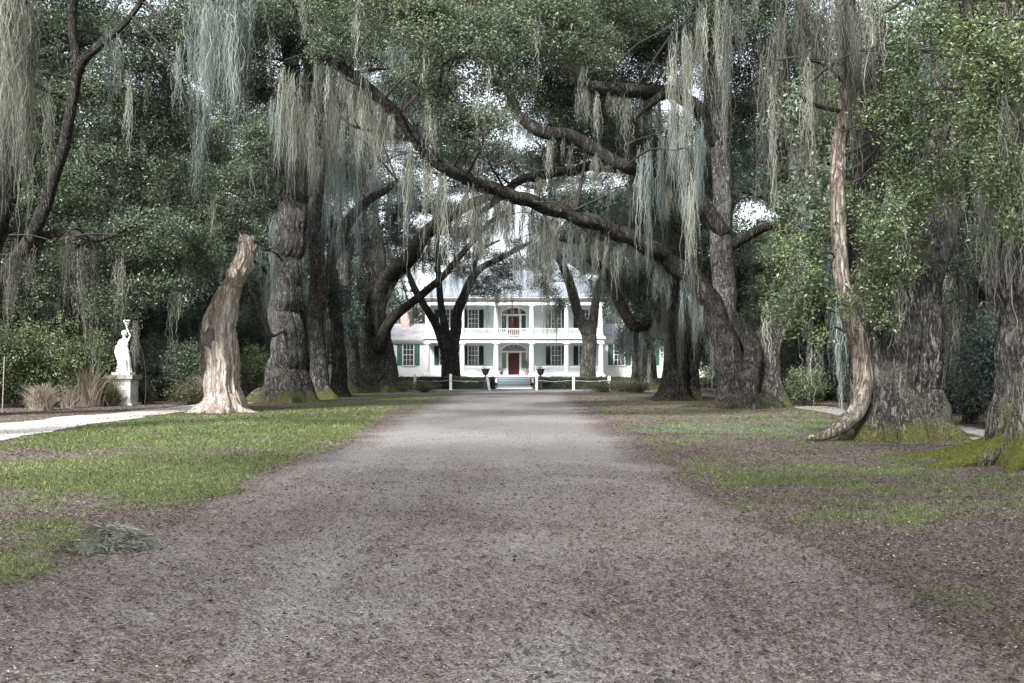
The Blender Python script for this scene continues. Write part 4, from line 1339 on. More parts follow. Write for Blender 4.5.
# left: tall grey oak, 50 m
T = Tree('live_oak', 'tall pale barked oak on the left with spreading mossy roots, next to the dead stump', 'tree', AV, 288, 50)
T.stem([(287, None, 50, 31.0), (287, 392, 50, 24.0), (288, 375, 50, 18.5), (288, 350, 50, 15.5), (286, 310, 50, 14.7), (287, 270, 50, 14.3), (291, 230, 50, 14.0), (297, 190, 50, 13.1), (303, 150, 50, 12.4), (308, 110, 50, 10.8), (314, 60, 50, 9.3), (322, 0, 50, 6.9)], 'grey_bark', seg=48, step=.14, flare=.32, fh=.7, nl=7, roots=9, rlen=1.5, rr=.17, ridge=.08, kr=19, rough=.05)
T.stem([(284, 175, 49.6, 9), (284, 140, 49.2, 9), (290, 110, 49, 9), (292, 80, 48.8, 8), (286, 40, 48.5, 6)], 'dark_bark', 'limb', 16, .2)
s1 = T.stem([(303, 150, 50, 8), (316, 135, 49.5, 7), (330, 150, 49, 5), (345, 165, 48.6, 3)], 'dark_bark', 'limb', 12, .2)
T.stem([(283, 330, 49.2, 2), (272, 335, 48, 2), (262, 318, 46, 1.8), (256, 300, 44, 1.5), (250, 290, 42.5, 1)][:], 'pale_bark', 'limb', 6, .2, ridge=0)
T.crown(DENS, [(240, 185, 50, 48, 36), (330, 105, 52, 42, 30), (262, 95, 50, 55, 40), (375, 40, 46, 50, 34), (205, 130, 50, 48, 38), (300, 30, 48, 70, 40), (225, 240, 51, 32, 28), (260, 140, 47.5, 24, 26), (190, 210, 52, 40, 36), (420, 0, 44, 60, 34), (250, 10, 46, 70, 40), (350, -40, 46, 120, 40), (225, 60, 48, 50, 40)], .10, 2.6, .5, .42)
T.curtain(285, 60, 345, 50, 44, 44, 5.0, 4, 'spanish_moss', w=.25, n=34, tone=.45)
T.curtain(300, 85, 325, 85, 43, 43, 5.2, 4, 'spanish_moss', w=.25, n=34, tone=.5)
T.curtain(272, 95, 285, 92, 44, 44, 3.0, 7, 'grey_moss', w=.2, n=30, tone=.5)
T.curtain(262, 250, 275, 248, 47, 47, 3.0, 5, 'grey_moss', w=.2, n=30, tone=.5)
T.finish('oak_leaf')

# left: near overhanging moss tree rooted beside the side path, out of the frame on the left
T = Tree('live_oak', 'moss draped oak at the left edge of the picture with a dark limb leaning right', 'tree', AV, -80, 34)
T.stem([(-82, None, 34, 40), (-78, 390, 34, 32), (-66, 330, 34, 25), (-42, 280, 34, 22), (-12, 225, 34, 20), (12, 150, 34, 17), (16, 80, 34, 15), (18, 0, 34, 12)], 'dark_bark', seg=32, step=.16, flare=.5, roots=5, rlen=1.2)
T.stem([(-55, 305, 34, 9.3), (-8, 285, 33.8, 8.1), (18, 258, 33.6, 6.8), (38, 222, 33, 6.2), (56, 175, 32.6, 5.6), (68, 120, 32, 5.0), (80, 70, 31.6, 4.7), (96, 48, 31, 3.7), (125, 22, 30.6, 2.8), (150, -10, 30, 1.9)], 'dark_bark', 'limb', 18, .15, wander=.4)
T.stem([(80, 72, 31.6, 5), (72, 30, 31.4, 4.5), (78, -20, 31, 3.5)], 'dark_bark', 'limb', 10, .2)
T.stem([(20, 255, 33.4, 5), (60, 232, 33.4, 3.6), (100, 238, 33.6, 2.6), (140, 222, 34, 1.2)], 'dark_bark', 'limb', 10, .2, wander=.9)
T.crown(DENS, [(60, 190, 35, 50, 34), (120, 160, 36, 45, 34), (170, 120, 36, 42, 36), (110, 90, 35, 50, 36), (150, 45, 34, 50, 38), (200, 25, 34, 50, 34), (40, 120, 37, 40, 40), (90, 250, 35, 48, 30), (150, 235, 35, 45, 30), (180, 180, 36, 40, 30), (30, 290, 35, 40, 24), (110, 300, 35, 40, 20), (60, 30, 35, 60, 40), (20, 230, 36, 40, 34), (170, 90, 39, 30, 18), (145, 115, 40, 34, 20), (200, 150, 40, 30, 20), (95, 20, 40, 40, 20), (160, 285, 35.5, 36, 22), (195, 255, 37, 28, 26), (100, -40, 34, 120, 40)], .09, 2.5, .4, .45)
T.curtain(-10, -20, 62, -10, 21, 21, 5.0, 5, 'spanish_moss', w=.3, n=44, tone=.48, depth=.8)
T.curtain(-15, 60, 30, 60, 22, 22, 4.4, 5, 'spanish_moss', w=.3, n=40, tone=.4)
T.curtain(205, -15, 272, -15, 24, 24, 2.5, 8, 'grey_moss', w=.22, n=44, tone=.6, depth=.4)
T.curtain(213, 0, 245, -5, 23.5, 23.5, 2.5, 5, 'grey_moss', w=.18, n=40, tone=.55)
T.curtain(108, 20, 118, 20, 27, 27, 2.2, 5, 'grey_moss', w=.12, n=26, tone=.5)
T.curtain(192, 110, 202, 110, 30, 30, 2.6, 5, 'grey_moss', w=.12, n=26, tone=.45)
T.curtain(178, 50, 190, 50, 30, 30, 1.8, 5, 'grey_moss', w=.12, n=26, tone=.4)
T.curtain(60, 240, 120, 235, 31, 31, 2.6, 4, 'dull_moss', w=.3, n=34, tone=.5)
T.curtain(10, 235, 50, 240, 31, 31, 2.6, 4, 'dull_moss', w=.3, n=34, tone=.4)
T.finish('oak_leaf')

# shade over the foreground: the same canopy carries on above and behind the camera
# oak leaning in overhead from the left, rooted outside the frame: light sprays at the top
T = Tree('live_oak', 'leafy oak overhead whose pale green sprays fill the top centre of the picture', 'tree', AV, -330, 20)
T.stem([(-330, None, 20, 60), (-325, 330, 20, 48), (-300, 200, 20, 44), (-260, 60, 20.4, 40), (-180, -90, 21, 32), (-60, -190, 22, 26), (100, -190, 23, 20), (260, -130, 24, 15), (380, -70, 25, 11), (470, -20, 26, 7)], 'oak_bark', seg=30, step=.2, flare=.5, roots=5)
T.crown(DENS, [(470, 45, 25.5, 60, 40), (540, 20, 26, 60, 40), (420, 20, 25, 50, 34), (500, 85, 26.5, 42, 24), (580, 45, 27, 46, 34), (390, -10, 25, 60, 34), (330, 0, 24, 34, 24), (620, 10, 28, 50, 34), (250, -60, 24, 80, 34), (530, -60, 26, 110, 40), (100, -130, 23, 100, 40), (440, 95, 26.5, 24, 18)], .07, 1.9, .7, .5, up=.45, dy=.8)
T.stem([(-180, -90, 21, 26), (-100, -330, 16, 30), (150, -600, 11, 26), (500, -1000, 8, 20)], 'oak_bark', 'limb', 16, .3)
for cx_, cy_, cz_ in ((-9, -5, 11), (-5, -7, 12), (0, -6, 12.5), (5, -7, 12), (10, -5, 11.5), (-8, 0, 11.5), (-3, -1, 13), (2, 0, 13), (7, -1, 12.5), (11, 1, 11.5), (-6, 4, 13.5), (0, 5, 14), (6, 4, 13.5), (-10, 5, 12), (11, 6, 13)):
    clump(T.cr, np.array([cx_, cy_, cz_], float), (3.2, 3.2, 1.6), 8200, .15, .5, .35, 14, .3, .4)
T.finish('oak_leaf')

# ------------------------------------------------------------------ dead stump
st = Tree('dead_tree', 'bare bleached dead oak trunk with a broken top and a dark knot, beside the path', 'dead tree', None, 222, 38)
st.stem([(222, None, 38, 25), (223, 403, 38, 19), (222, 392, 38, 16), (221, 375, 38, 15), (221, 355, 38, 15), (219, 335, 38, 15.5), (221, 315, 38, 14), (227, 297, 38, 11), (233, 283, 38, 8.5), (241, 268, 38, 9.5), (246, 254, 38, 8), (246, 243, 38, 7), (244, 237, 38, 5)], 'dead_wood', seg=56, step=.09, flare=.3, fh=.3, nl=7, roots=9, rlen=1.3, rr=.26, rz=1.6, ridge=.14, kr=11, rough=.06, wander=.1)
# broken branch stub with a pale sawn face
m = MB()
a, b = P(236, 281, 37.85), P(232, 272, 37.4)
tube(m, [a, (a + b) / 2, b], [.32, .29, .24], 20, .06, .14, .25, 9)
m.build('branch_stub', 'dead_wood', st.root, st.o, smooth=True)
m = MB()
a, b = P(211, 337, 37.6), P(210, 336, 37.3)
p_, r_ = tube(m, [a, (a + b) / 2, b], [.22, .24, .10], 24, .05, .16, .12)
v = m.v[0]; v[:, 2] = a[2] + (v[:, 2] - a[2]) * 1.75
m.build('knot', 'burl', st.root, st.o, smooth=True)
# splintered shards at the broken top, and shedding bark on the left flank
m = MB()
for i in range(26):
    px = rng.uniform(237, 253); py = rng.uniform(240, 262)
    b0 = P(px, py, 38 + rng.uniform(-.25, .2)); hgt = rng.uniform(.12, .35) + (.25 if px < 241 else 0)
    tube(m, [b0, b0 + [rng.normal(0, .06), 0, hgt * .5], b0 + [rng.normal(-.05, .1), 0, hgt]], [.08, .055, .008], 5, .15, .3)
m.build('splinters', 'dead_wood', st.root, st.o)
m = MB()
tops = []
for i in range(500):
    t_ = rng.random()
    px = np.interp(t_, [0, .3, .6, 1], [226, 214, 203, 204]) + rng.normal(0, 2); py = 285 + 75 * t_ + rng.normal(0, 4)
    tops.append(P(px, py, 37.9 + rng.normal(0, .3)))
strands(m, np.array(tops), rng.uniform(.15, .5, 500), .02, .03, 5, .3)
tag(m.build('peeling_bark', 'dry_leaf', st.root, st.o), kind='stuff')

# ------------------------------------------------------------------ woods behind: prototypes copied as individual trees
WG = 'oaks of the woods behind the avenue'


def wood_tree(kind):
    h = (13, 15, 11)[kind]
    root = thing('woodland_tree', (0, 0, 0), 'x', 'tree', WG)
    m = MB()
    tube(m, [(0, 0, -.3), (rng.normal(0, .1), 0, 1.5), (.3, 0, h * .35), (.1, .3, h * .7)], [.55, .42, .34, .12], 14, .4, .1, .05, flare=.5)
    tips = []
    for i in range(9):
        a = i * 2.4; z0 = h * rng.uniform(.2, .5)
        l = rng.uniform(2.5, 5)
        e = np.array([math.cos(a) * l, math.sin(a) * l, z0 + rng.uniform(1.5, 4)])
        tube(m, [(.2, 0, z0), e * [.5, .5, 1] - [0, 0, .6], e], [.2, .13, .04], 7, .4, .1, wander=.8)
        tips.append(e)
    m.build('trunk', 'dark_bark', root, (0, 0, 0), smooth=True)
    c = MB()
    for i in range(34):
        a = rng.uniform(0, 6.28); zz = rng.uniform(.12, 1.0)
        rad = (5.5 if kind != 1 else 4.6) * math.sin(math.pi * (.25 + .72 * zz)) ** .6 * rng.uniform(.35, 1)
        ctr = np.array([math.cos(a) * rad, math.sin(a) * rad, h * (.12 + .92 * zz)])
        clump(c, ctr, (1.7, 1.7, 1.15), 1900, .15, rng.uniform(.3, .65), .35, 14, .28, .4)
    c.build('crown', ('dark_leaf', 'blue_leaf', 'oak_leaf')[kind], root, (0, 0, 0))
    mo = MB()
    for i in range(26):
        a = rng.uniform(0, 6.28); rad = rng.uniform(2, 5.5)
        tassel(mo, np.array([math.cos(a) * rad, math.sin(a) * rad, h * rng.uniform(.3, .65)]), rng.uniform(1.5, 4), .22, 30, .5, .025)
    mo.build('hanging_moss', 'grey_moss', root, (0, 0, 0))
    return root


W3 = [wood_tree(k) for k in range(3)]
spots = [(-21, 58, 0), (-16, 72, 1), (-25, 72, 2), (-32, 62, 1), (-19, 86, 0), (-30, 86, 0), (-38, 76, 2), (-42, 58, 0), (-24.5, 50, 2), (-34, 50, 0), (-24, 102, 1), (-18.5, 128, 1), (-9, 134, 2), (11, 136, 1),
         (19, 60, 0), (17, 74, 2), (26, 66, 1), (21.5, 48, 1), (30, 52, 0), (17.5, 36, 2), (25, 38, 0), (33, 40, 1), (22, 27.5, 0), (26, 84, 0), (38, 66, 2), (36, 84, 1), (20, 140, 0), (-30, 118, 0), (29, 112, 2), (16.5, 55, 1), (-45, 100, 1), (48, 90, 0), (24, 98, 1), (-22.5, 96, 2), (27, 29, 2), (-30, 40, 2), (-40, 40, 1)]
side_l = [0, 0]
used = [False] * 3
kinds = ('dark round crowned', 'blue green tall crowned', 'mid green low crowned')


def bearing(x, y):
    px = 512 + x / y * 1000
    z = 'at the far left of the picture' if px < 90 else 'behind the statue' if px < 180 else 'behind the dead stump' if px < 262 else 'behind the tall pale barked oak' if px < 345 else 'left of the house roof' if px < 430 else 'beyond the house roof' if px < 600 \
        else 'right of the house roof' if px < 690 else 'behind the arching oak' if px < 800 else 'behind the giant hollow oak' if px < 910 else 'between the giant oak and the right edge' if px < 1000 else 'at the far right edge of the picture'
    return z


cnt = {}
ordn = ('nearest', 'second nearest', 'third nearest', 'fourth nearest', 'fifth nearest', 'sixth nearest', 'seventh nearest')
labs = {}
for i in sorted(range(len(spots)), key=lambda i: spots[i][1]):
    x, y, k = spots[i]
    key = (bearing(x, y), k)
    cnt[key] = cnt.get(key, 0) + 1
    labs[i] = '%s oak %s, %s there' % (kinds[k], key[0], ordn[cnt[key] - 1])
    if sum(1 for q in spots if (bearing(q[0], q[1]), q[2]) == key) == 1:
        labs[i] = '%s oak %s' % (kinds[k], key[0])
for i, (x, y, k) in enumerate(spots):
    sc_ = float(rng.uniform(.9, 1.2)) * (1.1 if y > 100 else 1.35 if abs(x) > 22 else 1.2)
    if not used[k]:
        used[k] = True
        r_ = W3[k]; r_.location = (x, y, 0); r_.rotation_euler = (0, 0, float(rng.uniform(0, 6))); r_.scale = (sc_,) * 3; r_['label'] = labs[i]
    else:
        copy_tree(W3[k], (x, y, 0), float(rng.uniform(0, 6)), (sc_, sc_, sc_ * float(rng.uniform(.9, 1.1))), labs[i])

# distant wood that closes the view, as one mass
m = MB()
for i in range(150):
    a = R(rng.uniform(-62, 62))
    dd = rng.uniform(145, 185)
    x, y = dd * math.sin(a), dd * math.cos(a)
    hh = rng.uniform(6, 13) if abs(x / y * 1000) < 95 else rng.uniform(9, 18)
    for j in range(4):
        c0 = np.array([x + rng.normal(0, 2.5), y + rng.normal(0, 2.5), hh * (.2 + .25 * j)])
        clump(m, c0, (4.5, 4, 3.2), 420, .55, rng.uniform(.3, .6), .35, 12, .8, .3)
for sgn in (-1, 1):
    for i in range(60):
        x = sgn * rng.uniform(50, 66); y = rng.uniform(10, 150)
        for j in range(7):
            clump(m, np.array([x, y, 1.5 + 3.6 * j]), (4.5, 4, 3.2), 420, .5, rng.uniform(.3, .6), .35, 12, .8, .3)
tag(m.build('distant_woods', 'dark_leaf', None, (0, 160, 0)), 'dense dark woods closing the view behind the house and avenue', 'woods', kind='stuff')

# ------------------------------------------------------------------ shrubs
def shrub(px, d, wpx, hpx, mat, label, n=4000, size=.09, tone=.5, name='shrub', cat='shrub', group=None, gaps=.35, stems=14, stemmat='twig_wood', parts=6, arch=False):
    b = P(px, 370, d)
    x, y = b[0], d
    w, h = wpx * d / 1000., hpx * d / 1000.
    root = thing(name, (x, y, 0), label, cat, group)
    m = MB()
    for i in range(parts):
        a = rng.uniform(0, 6.28)
        rr_ = rng.uniform(0, .55)
        c0 = np.array([x + math.cos(a) * w * .5 * rr_ * 1.2, y + math.sin(a) * w * .3, h * rng.uniform(.3, .72)])
        clump(m, c0, (w * .30, w * .25, h * .33), n // parts, size, tone + rng.normal(0, .05), .4, 12, size * 1.6, gaps)
    m.build('foliage', mat, root, root.location)
    m = MB()
    for i in range(stems):
        a = rng.uniform(0, 6.28)
        e = np.array([x + math.cos(a) * w * .38, y + math.sin(a) * w * .3, h * rng.uniform(.6, .95)])
        tube(m, [(x + rng.normal(0, .1), y + rng.normal(0, .1), -.05), (x * .5 + e[0] * .5, y * .5 + e[1] * .5, h * .5), e], [.03, .018, .006], 4, .3, 0, wander=.8)
    m.build('stem', stemmat, root, root.location)
    return root


SL, SR = 'shrubs along the left wood edge', 'shrubs along the right wood edge'
shrub(55, 44, 115, 92, 'bright_leaf', 'big bright green broad leaved shrub left of the statue', 26000, .11, .72, group=SL, parts=14)
shrub(-8, 42, 90, 85, 'bright_leaf', 'bright green shrub cut by the left edge of the picture', 14000, .11, .6, group=SL, parts=9)
shrub(100, 50, 70, 80, 'oak_leaf', 'loose mid green shrub directly behind the pale twiggy tuft and statue', 12000, .11, .6, group=SL, parts=8)
shrub(150, 52, 80, 66, 'dark_leaf', 'dark evergreen shrub right behind the statue', 14000, .10, .6, group=SL, parts=8)
shrub(195, 50, 70, 62, 'oak_leaf', 'dark green shrub between the statue and the dead stump', 12000, .10, .45, group=SL, parts=8)
shrub(250, 55, 50, 55, 'bright_leaf', 'green shrub between the dead stump and the tall oak', 9000, .10, .5, group=SL, parts=6)
shrub(165, 57, 130, 100, 'dark_leaf', 'tall dark evergreen thicket shrub behind the statue and stump', 22000, .13, .5, group=SL, parts=12)
shrub(60, 58, 150, 110, 'dark_leaf', 'tall dark evergreen thicket shrub at the far left', 22000, .13, .4, group=SL, parts=12)
shrub(240, 66, 90, 85, 'dark_leaf', 'tall dark thicket shrub behind the stump top', 14000, .14, .5, group=SL, parts=9)
shrub(300, 72, 60, 60, 'dark_leaf', 'dark thicket shrub seen between the left oak trunks', 9000, .14, .5, group=SL, parts=7)
shrub(145, 46.5, 22, 24, 'olive_leaf', 'small yellow green tuft at the right foot of the statue pedestal', 1500, .08, .6, group=SL, parts=3)
shrub(118, 45.2, 22, 18, 'bright_leaf', 'small green tuft at the left foot of the statue pedestal', 1200, .08, .7, group=SL, parts=3)
shrub(190, 46.5, 46, 26, 'olive_leaf', 'low brownish undergrowth bush left of the dead stump', 2600, .08, .3, group=SL, parts=4)


def grassy(px, d, wpx, hpx, label, mat, n=700, name='ornamental_grass', w0=.012, tone=.5, group=None):
    """tuft of thin arching stems"""
    b = P(px, 370, d)
    x, y = b[0], d
    w, h = wpx * d / 1000., hpx * d / 1000.
    m = MB()
    k = 7
    t_ = np.linspace(0, 1, k)[None, :]
    bx = x + rng.normal(0, w * .12, n); by = y + rng.normal(0, w * .12, n)
    dx = rng.normal(0, w * .30, n); dy_ = rng.normal(0, w * .25, n); hh = h * rng.uniform(.2, 1.15, n) * (1.1 - .5 * np.clip(np.abs(bx - x) / (w * .4), 0, 1))
    X_ = bx[:, None] + dx[:, None] * t_ ** 1.6 + np.cumsum(rng.normal(0, .012, (n, k)), 1)
    Y_ = by[:, None] + dy_[:, None] * t_ ** 1.6
    Z_ = -.03 + hh[:, None] * (t_ * 1.25 - .35 * t_ ** 2.5)
    ww = w0 * (1 - .8 * t_)
    v = np.stack([np.stack([X_ - ww, Y_, Z_], -1), np.stack([X_ + ww, Y_ + ww, Z_], -1)], 2).reshape(-1, 3)
    base = (np.arange(n) * k * 2)[:, None] + (np.arange(k - 1) * 2)[None, :]
    q = np.stack([base, base + 1, base + 3, base + 2], -1).reshape(-1, 4)
    m.add(v, q, None, np.repeat(np.clip(rng.normal(tone, .2, n), 0, 1), 2 * k))
    o = m.build(name, mat, None, (x, y, 0))
    return tag(o, label, 'grass tuft', group)


grassy(42, 40, 30, 26, 'round pale dry twiggy tuft beside the side path, far left', 'dry_leaf', 1100, 'dry_tuft', .010, .8)
grassy(88, 43.5, 44, 42, 'tall tan arching grass between the round tuft and the statue', 'dry_leaf', 330, 'dry_tuft', .014, .7)
grassy(70, 42, 26, 26, 'low tan grass right beside the round twiggy tuft', 'dry_leaf', 160, 'dry_tuft', .012, .6)
grassy(108, 44.5, 30, 30, 'tan and green grass at the left side of the statue pedestal', 'olive_leaf', 500, 'dry_tuft', .014, .5)
grassy(210, 47, 50, 30, 'brown grass in the shade behind the dead stump', 'dry_leaf', 700, 'dry_tuft', .014, .4)
# pale stake and wire at the far left
m = MB(); b = P(3, 370, 38); tube(m, [(b[0], 38, -.1), (b[0] + .05, 38, 2.1)], [.03, .025], 6, .5, 0)
tag(m.build('garden_stake', 'grey_twig', None, (b[0], 38, 0)), 'thin pale stake standing at the left edge by the path', 'stake')

shrub(805, 44, 60, 48, 'bright_leaf', 'feathery bright green shrub between the arching oak and the giant oak', 11000, .075, .55, group=SR, parts=8)
shrub(790, 52, 70, 70, 'blue_leaf', 'blue green shrub behind the feathery one, right of the arching oak', 12000, .11, .55, group=SR, parts=8)
shrub(850, 50, 60, 90, 'dark_leaf', 'tall dark shrub behind the pale split stem', 12000, .12, .35, group=SR, parts=8)
shrub(1000, 28, 80, 120, 'blue_leaf', 'big dark blue green shrub left of the right edge oak', 20000, .085, .4, group=SR, parts=12)
shrub(950, 37, 120, 110, 'dark_leaf', 'dark evergreen shrub in the gap right of the giant oak', 20000, .11, .5, group=SR, parts=12)
shrub(1075, 24, 90, 140, 'dark_leaf', 'dark shrub behind the trunk at the right edge', 12000, .10, .4, group=SR, parts=9)
shrub(960, 48, 150, 120, 'dark_leaf', 'tall dark thicket shrub deep in the right woods', 20000, .13, .45, group=SR, parts=12)
shrub(905, 60, 120, 110, 'blue_leaf', 'tall blue green thicket shrub behind the giant oak', 16000, .14, .45, group=SR, parts=10)
shrub(820, 66, 120, 95, 'blue_leaf', 'tall blue green thicket shrub far behind the feathery shrub', 16000, .15, .5, group=SR, parts=10)
shrub(722, 84, 60, 30, 'bright_leaf', 'sunny green shrub seen left of the arching oak trunk', 5000, .13, .75, group=SR, parts=5)
shrub(718, 96, 60, 60, 'oak_leaf', 'tall green shrub beyond the sunny one, left of the arching oak', 8000, .15, .5, group=SR, parts=6)
shrub(968, 30, 26, 36, 'dark_leaf', 'small dark rounded bush beside the shaded path on the right', 3500, .07, .25, group=SR, parts=5)
# thin leaning saplings right of the giant oak
for i, (px, px2, py2, d, r0, lab) in enumerate(((925, 935, 320, 31, 2.4, 'thin upright sapling just right of the giant oak'), (940, 955, 335, 33, 2.2, 'thin sapling leaning right of the giant oak, second in the row'), (975, 958, 300, 32, 3.0, 'pale sapling leaning left behind the small dark bush'), (900 + 38, 915, 350, 35, 2.0, 'slender sapling leaning left against the giant oak side'), (990, 1000, 280, 31, 2.4, 'thin sapling nearest the right edge oak'))):
    s_ = Tree('sapling', lab, 'sapling', 'saplings in the right woods', px, d)
    s_.stem([(px, None, d, r0 * 1.3), (px, 400, d, r0), ((px + px2) / 2, 360, d, r0 * .8), (px2, py2, d, r0 * .5), (px2 + (px2 - px) * .3, py2 - 60, d, r0 * .2)], 'grey_bark', 'trunk', 8, .2, ridge=0, wander=.8)
    s_.crown(1, [(px2, py2 - 20, d, 22, 20), (px2 + rng.normal(0, 12), py2 - 60, d, 24, 22)], .08, 1.3, .35, .45)
    s_.curtain(px2 - 6, py2 - 40, px2 + 6, py2 - 45, d - 1, d - 1, 2.4, 6, 'spanish_moss', w=.08, n=20, tone=.6) if i in (1, 2, 4) else None
    s_.finish('dark_leaf')

# low shrub beds either side of the house end of the drive
for px, d, w, h, lab in ((396, 74, 40, 13, 'olive green low shrub bed at the foot of the massive left oak'), (424, 72, 34, 11, 'olive green low shrub bed in front of the leftmost white post'), (604, 72, 44, 12, 'grey green low shrub bed in front of the right rope'), (640, 71, 40, 11, 'grey green low shrub bed by the pale grey trunk'), (622, 74, 40, 13, 'grey green low shrub bed behind, below the right wing')):
    shrub(px, d, w, h, 'olive_leaf', lab, 5000, .09, .42, 'low_shrub', 'shrub', 'low shrub beds at the end of the driveway', parts=9)

# ------------------------------------------------------------------ statue
d = 45.7
b = P(123.5, 370, d)
sx, sy = b[0], d
ps = thing('garden_statue', (sx, sy, 0), 'white marble statue of a draped figure on a weathered square pedestal at the wood edge', 'statue')
m = MB()
m.box(sx - .62, sx + .62, sy - .6, sy + .6, -.05, .1)
m.box(sx - .50, sx + .50, sy - .48, sy + .48, .101, 1.12)
m.build('pedestal', 'weathered_stone', ps, ps.location)
m = MB()
m.box(sx - .56, sx + .56, sy - .54, sy + .54, 1.121, 1.2)
m.box(sx - .63, sx + .63, sy - .6, sy + .6, 1.201, 1.38)
m.build('cap_slab', 'cap_stone', ps, ps.location)
z0 = 1.382
m = MB(); m.box(sx - .42, sx + .42, sy - .36, sy + .36, z0, z0 + .12)
m.build('plinth', 'marble', ps, ps.location)
# figure: skin-modifier body, one continuous mesh
z0 += .12
bv = [(0, 0, 1.02), (0.02, 0, 1.22), (0.03, .01, 1.42), (.02, 0, 1.55), (.02, -.01, 1.64), (.03, -.02, 1.74), (.02, -.01, 1.83),
      (.20, 0, 1.46), (.30, -.04, 1.66), (.20, -.08, 1.92), (.16, -.09, 2.02),
      (-.17, 0, 1.45), (-.25, -.04, 1.20), (-.12, -.17, 1.10), (-.05, -.2, 1.12),
      (.10, 0, .95), (.12, -.08, .52), (.11, 0, .06), (.11, -.14, .03), (-.10, 0, .95), (-.10, .0, .5), (-.10, .04, .06), (-.11, -.1, .03)]
be = [(0, 1), (1, 2), (2, 3), (3, 4), (4, 5), (5, 6), (2, 7), (7, 8), (8, 9), (9, 10), (2, 11), (11, 12), (12, 13), (13, 14), (0, 15), (15, 16), (16, 17), (17, 18), (0, 19), (19, 20), (20, 21), (21, 22)]
br = [.16, .125, .15, .07, .062, .105, .08, .065, .05, .035, .045, .065, .05, .038, .045, .11, .08, .05, .045, .11, .08, .05, .045]
me = bpy.data.meshes.new('figure')
me.from_pydata([(x * 1.05, y, z) for x, y, z in bv], be, [])
fo = bpy.data.objects.new('figure', me)
C.objects.link(fo)
md = fo.modifiers.new('skin', 'SKIN')
for i, sv in enumerate(me.skin_vertices[0].data):
    sv.radius = (br[i], br[i] * .9)
    sv.use_root = i == 0
fo.modifiers.new('sub', 'SUBSURF').levels = 2
fo.modifiers['sub'].render_levels = 2
me.materials.append(M['marble'])
fo.parent = ps
fo.location = (0, 0, z0)
# draped robe with real folds
m = MB()
seg, nz_ = 72, 40
th = np.linspace(0, 2 * np.pi, seg, endpoint=False)
zz = np.linspace(0, 1.38, nz_)
T_, Z_ = np.meshgrid(th, zz)
rad = np.interp(Z_, [0, .1, .5, .95, 1.15, 1.3, 1.38], [.33, .30, .255, .225, .165, .19, .15])
fold = 1 + .09 * np.sin(11 * T_ + 2.2 * Z_ + .8 * np.sin(3 * T_)) * np.clip(1.15 - Z_, .15, 1) + .05 * np.sin(5 * T_ + 3 * Z_)
knee = .07 * np.exp(-((Z_ - .55) / .2) ** 2) * np.clip(np.cos(T_ + 1.2), 0, 1)
xx = (rad * fold + knee) * np.cos(T_) * 1.05 + .02
yyy = (rad * fold + knee) * np.sin(T_) * .85
idx = np.arange(seg * nz_).reshape(nz_, seg)
q = np.stack([idx[:-1], np.roll(idx, -1, 1)[:-1], np.roll(idx, -1, 1)[1:], idx[1:]], -1).reshape(-1, 4)
m.add(np.stack([xx + sx, yyy + sy, Z_ + z0], -1).reshape(-1, 3), q)
# shawl over the arm
tube(m, [(sx - .24, sy - .1, z0 + 1.2), (sx - .27, sy - .12, z0 + .9), (sx - .24, sy - .08, z0 + .55)], [.06, .08, .03], 12, .05, .15, .2, 7)
m.build('robe', 'marble', ps, ps.location, smooth=True)
m = MB()
m.lathe(sx + .03, sy - .0, [(.0, z0 + 1.93), (.07, z0 + 1.92), (.125, z0 + 1.84), (.13, z0 + 1.76), (.10, z0 + 1.68), (.05, z0 + 1.66)], 16)
m.lathe(sx + .03, sy + .12, [(.0, z0 + 1.70), (.06, z0 + 1.74), (.07, z0 + 1.80), (.0, z0 + 1.86)], 12)
m.build('hair', 'marble', ps, ps.location, smooth=True)
m = MB()
m.lathe(sx + .17, sy - .09, [(0, z0 + 2.0), (.05, z0 + 2.01), (.03, z0 + 2.08), (.11, z0 + 2.2), (.15, z0 + 2.34), (.13, z0 + 2.38), (.0, z0 + 2.32)], 16)
m.build('basket', 'marble', ps, ps.location, smooth=True)
# leafy spray in front of the statue's head
sp = Tree('sapling', 'thin leafy sapling whose leaves hang in front of the statue head', 'sapling', None, 143, 44.4)
sp.stem([(145, None, 44.4, .6), (146, 380, 44.4, .5), (142, 350, 44.4, .45), (132, 330, 44.4, .4), (122, 322, 44.3, .3)], 'twig_wood', 'trunk', 6, .2, ridge=0)
sp.crown(1, [(124, 330, 44.3, 9, 10), (134, 330, 44.3, 6, 6), (132, 320, 44.3, 8, 5)], .06, .35, .3, .5)
sp.finish('dark_leaf')

# ------------------------------------------------------------------ fallen moss clump, near left
b = P(108, 370, 8.95)
x, y = b[0], 8.95
z = float(gz(np.array([x]), np.array([y]))[0])
m = MB()
n, k = 5200, 6
th = rng.uniform(0, 2 * np.pi, n)
rr_ = rng.random(n) ** .6
bx = x + np.cos(th) * rr_ * .36 + .06 * np.sin(3 * th); by = y + np.sin(th) * rr_ * .26
hz = z + .17 * (1 - rr_ ** 1.6) * (.75 + .5 * vnoise(bx, by, 5, 3)) * np.where(bx < x - .1, .75, 1.1)
a0 = rng.uniform(0, 2 * np.pi, n)
pts = np.zeros((n, k, 3)); pts[:, 0] = np.stack([bx, by, hz], 1)
dirn = np.stack([np.cos(a0), np.sin(a0) * .7, rng.normal(0, .10, n) - .1], 1) * .019
for j in range(1, k):
    dirn = dirn + rng.normal(0, .007, (n, 3)) * [1, 1, .35]
    pts[:, j] = pts[:, j - 1] + dirn
pts[..., 2] = np.maximum(pts[..., 2], z + .004)
w = .0022
off = np.stack([np.cos(a0 + 1.57) * w, np.sin(a0 + 1.57) * w, np.full(n, w * .5)], 1)[:, None, :]
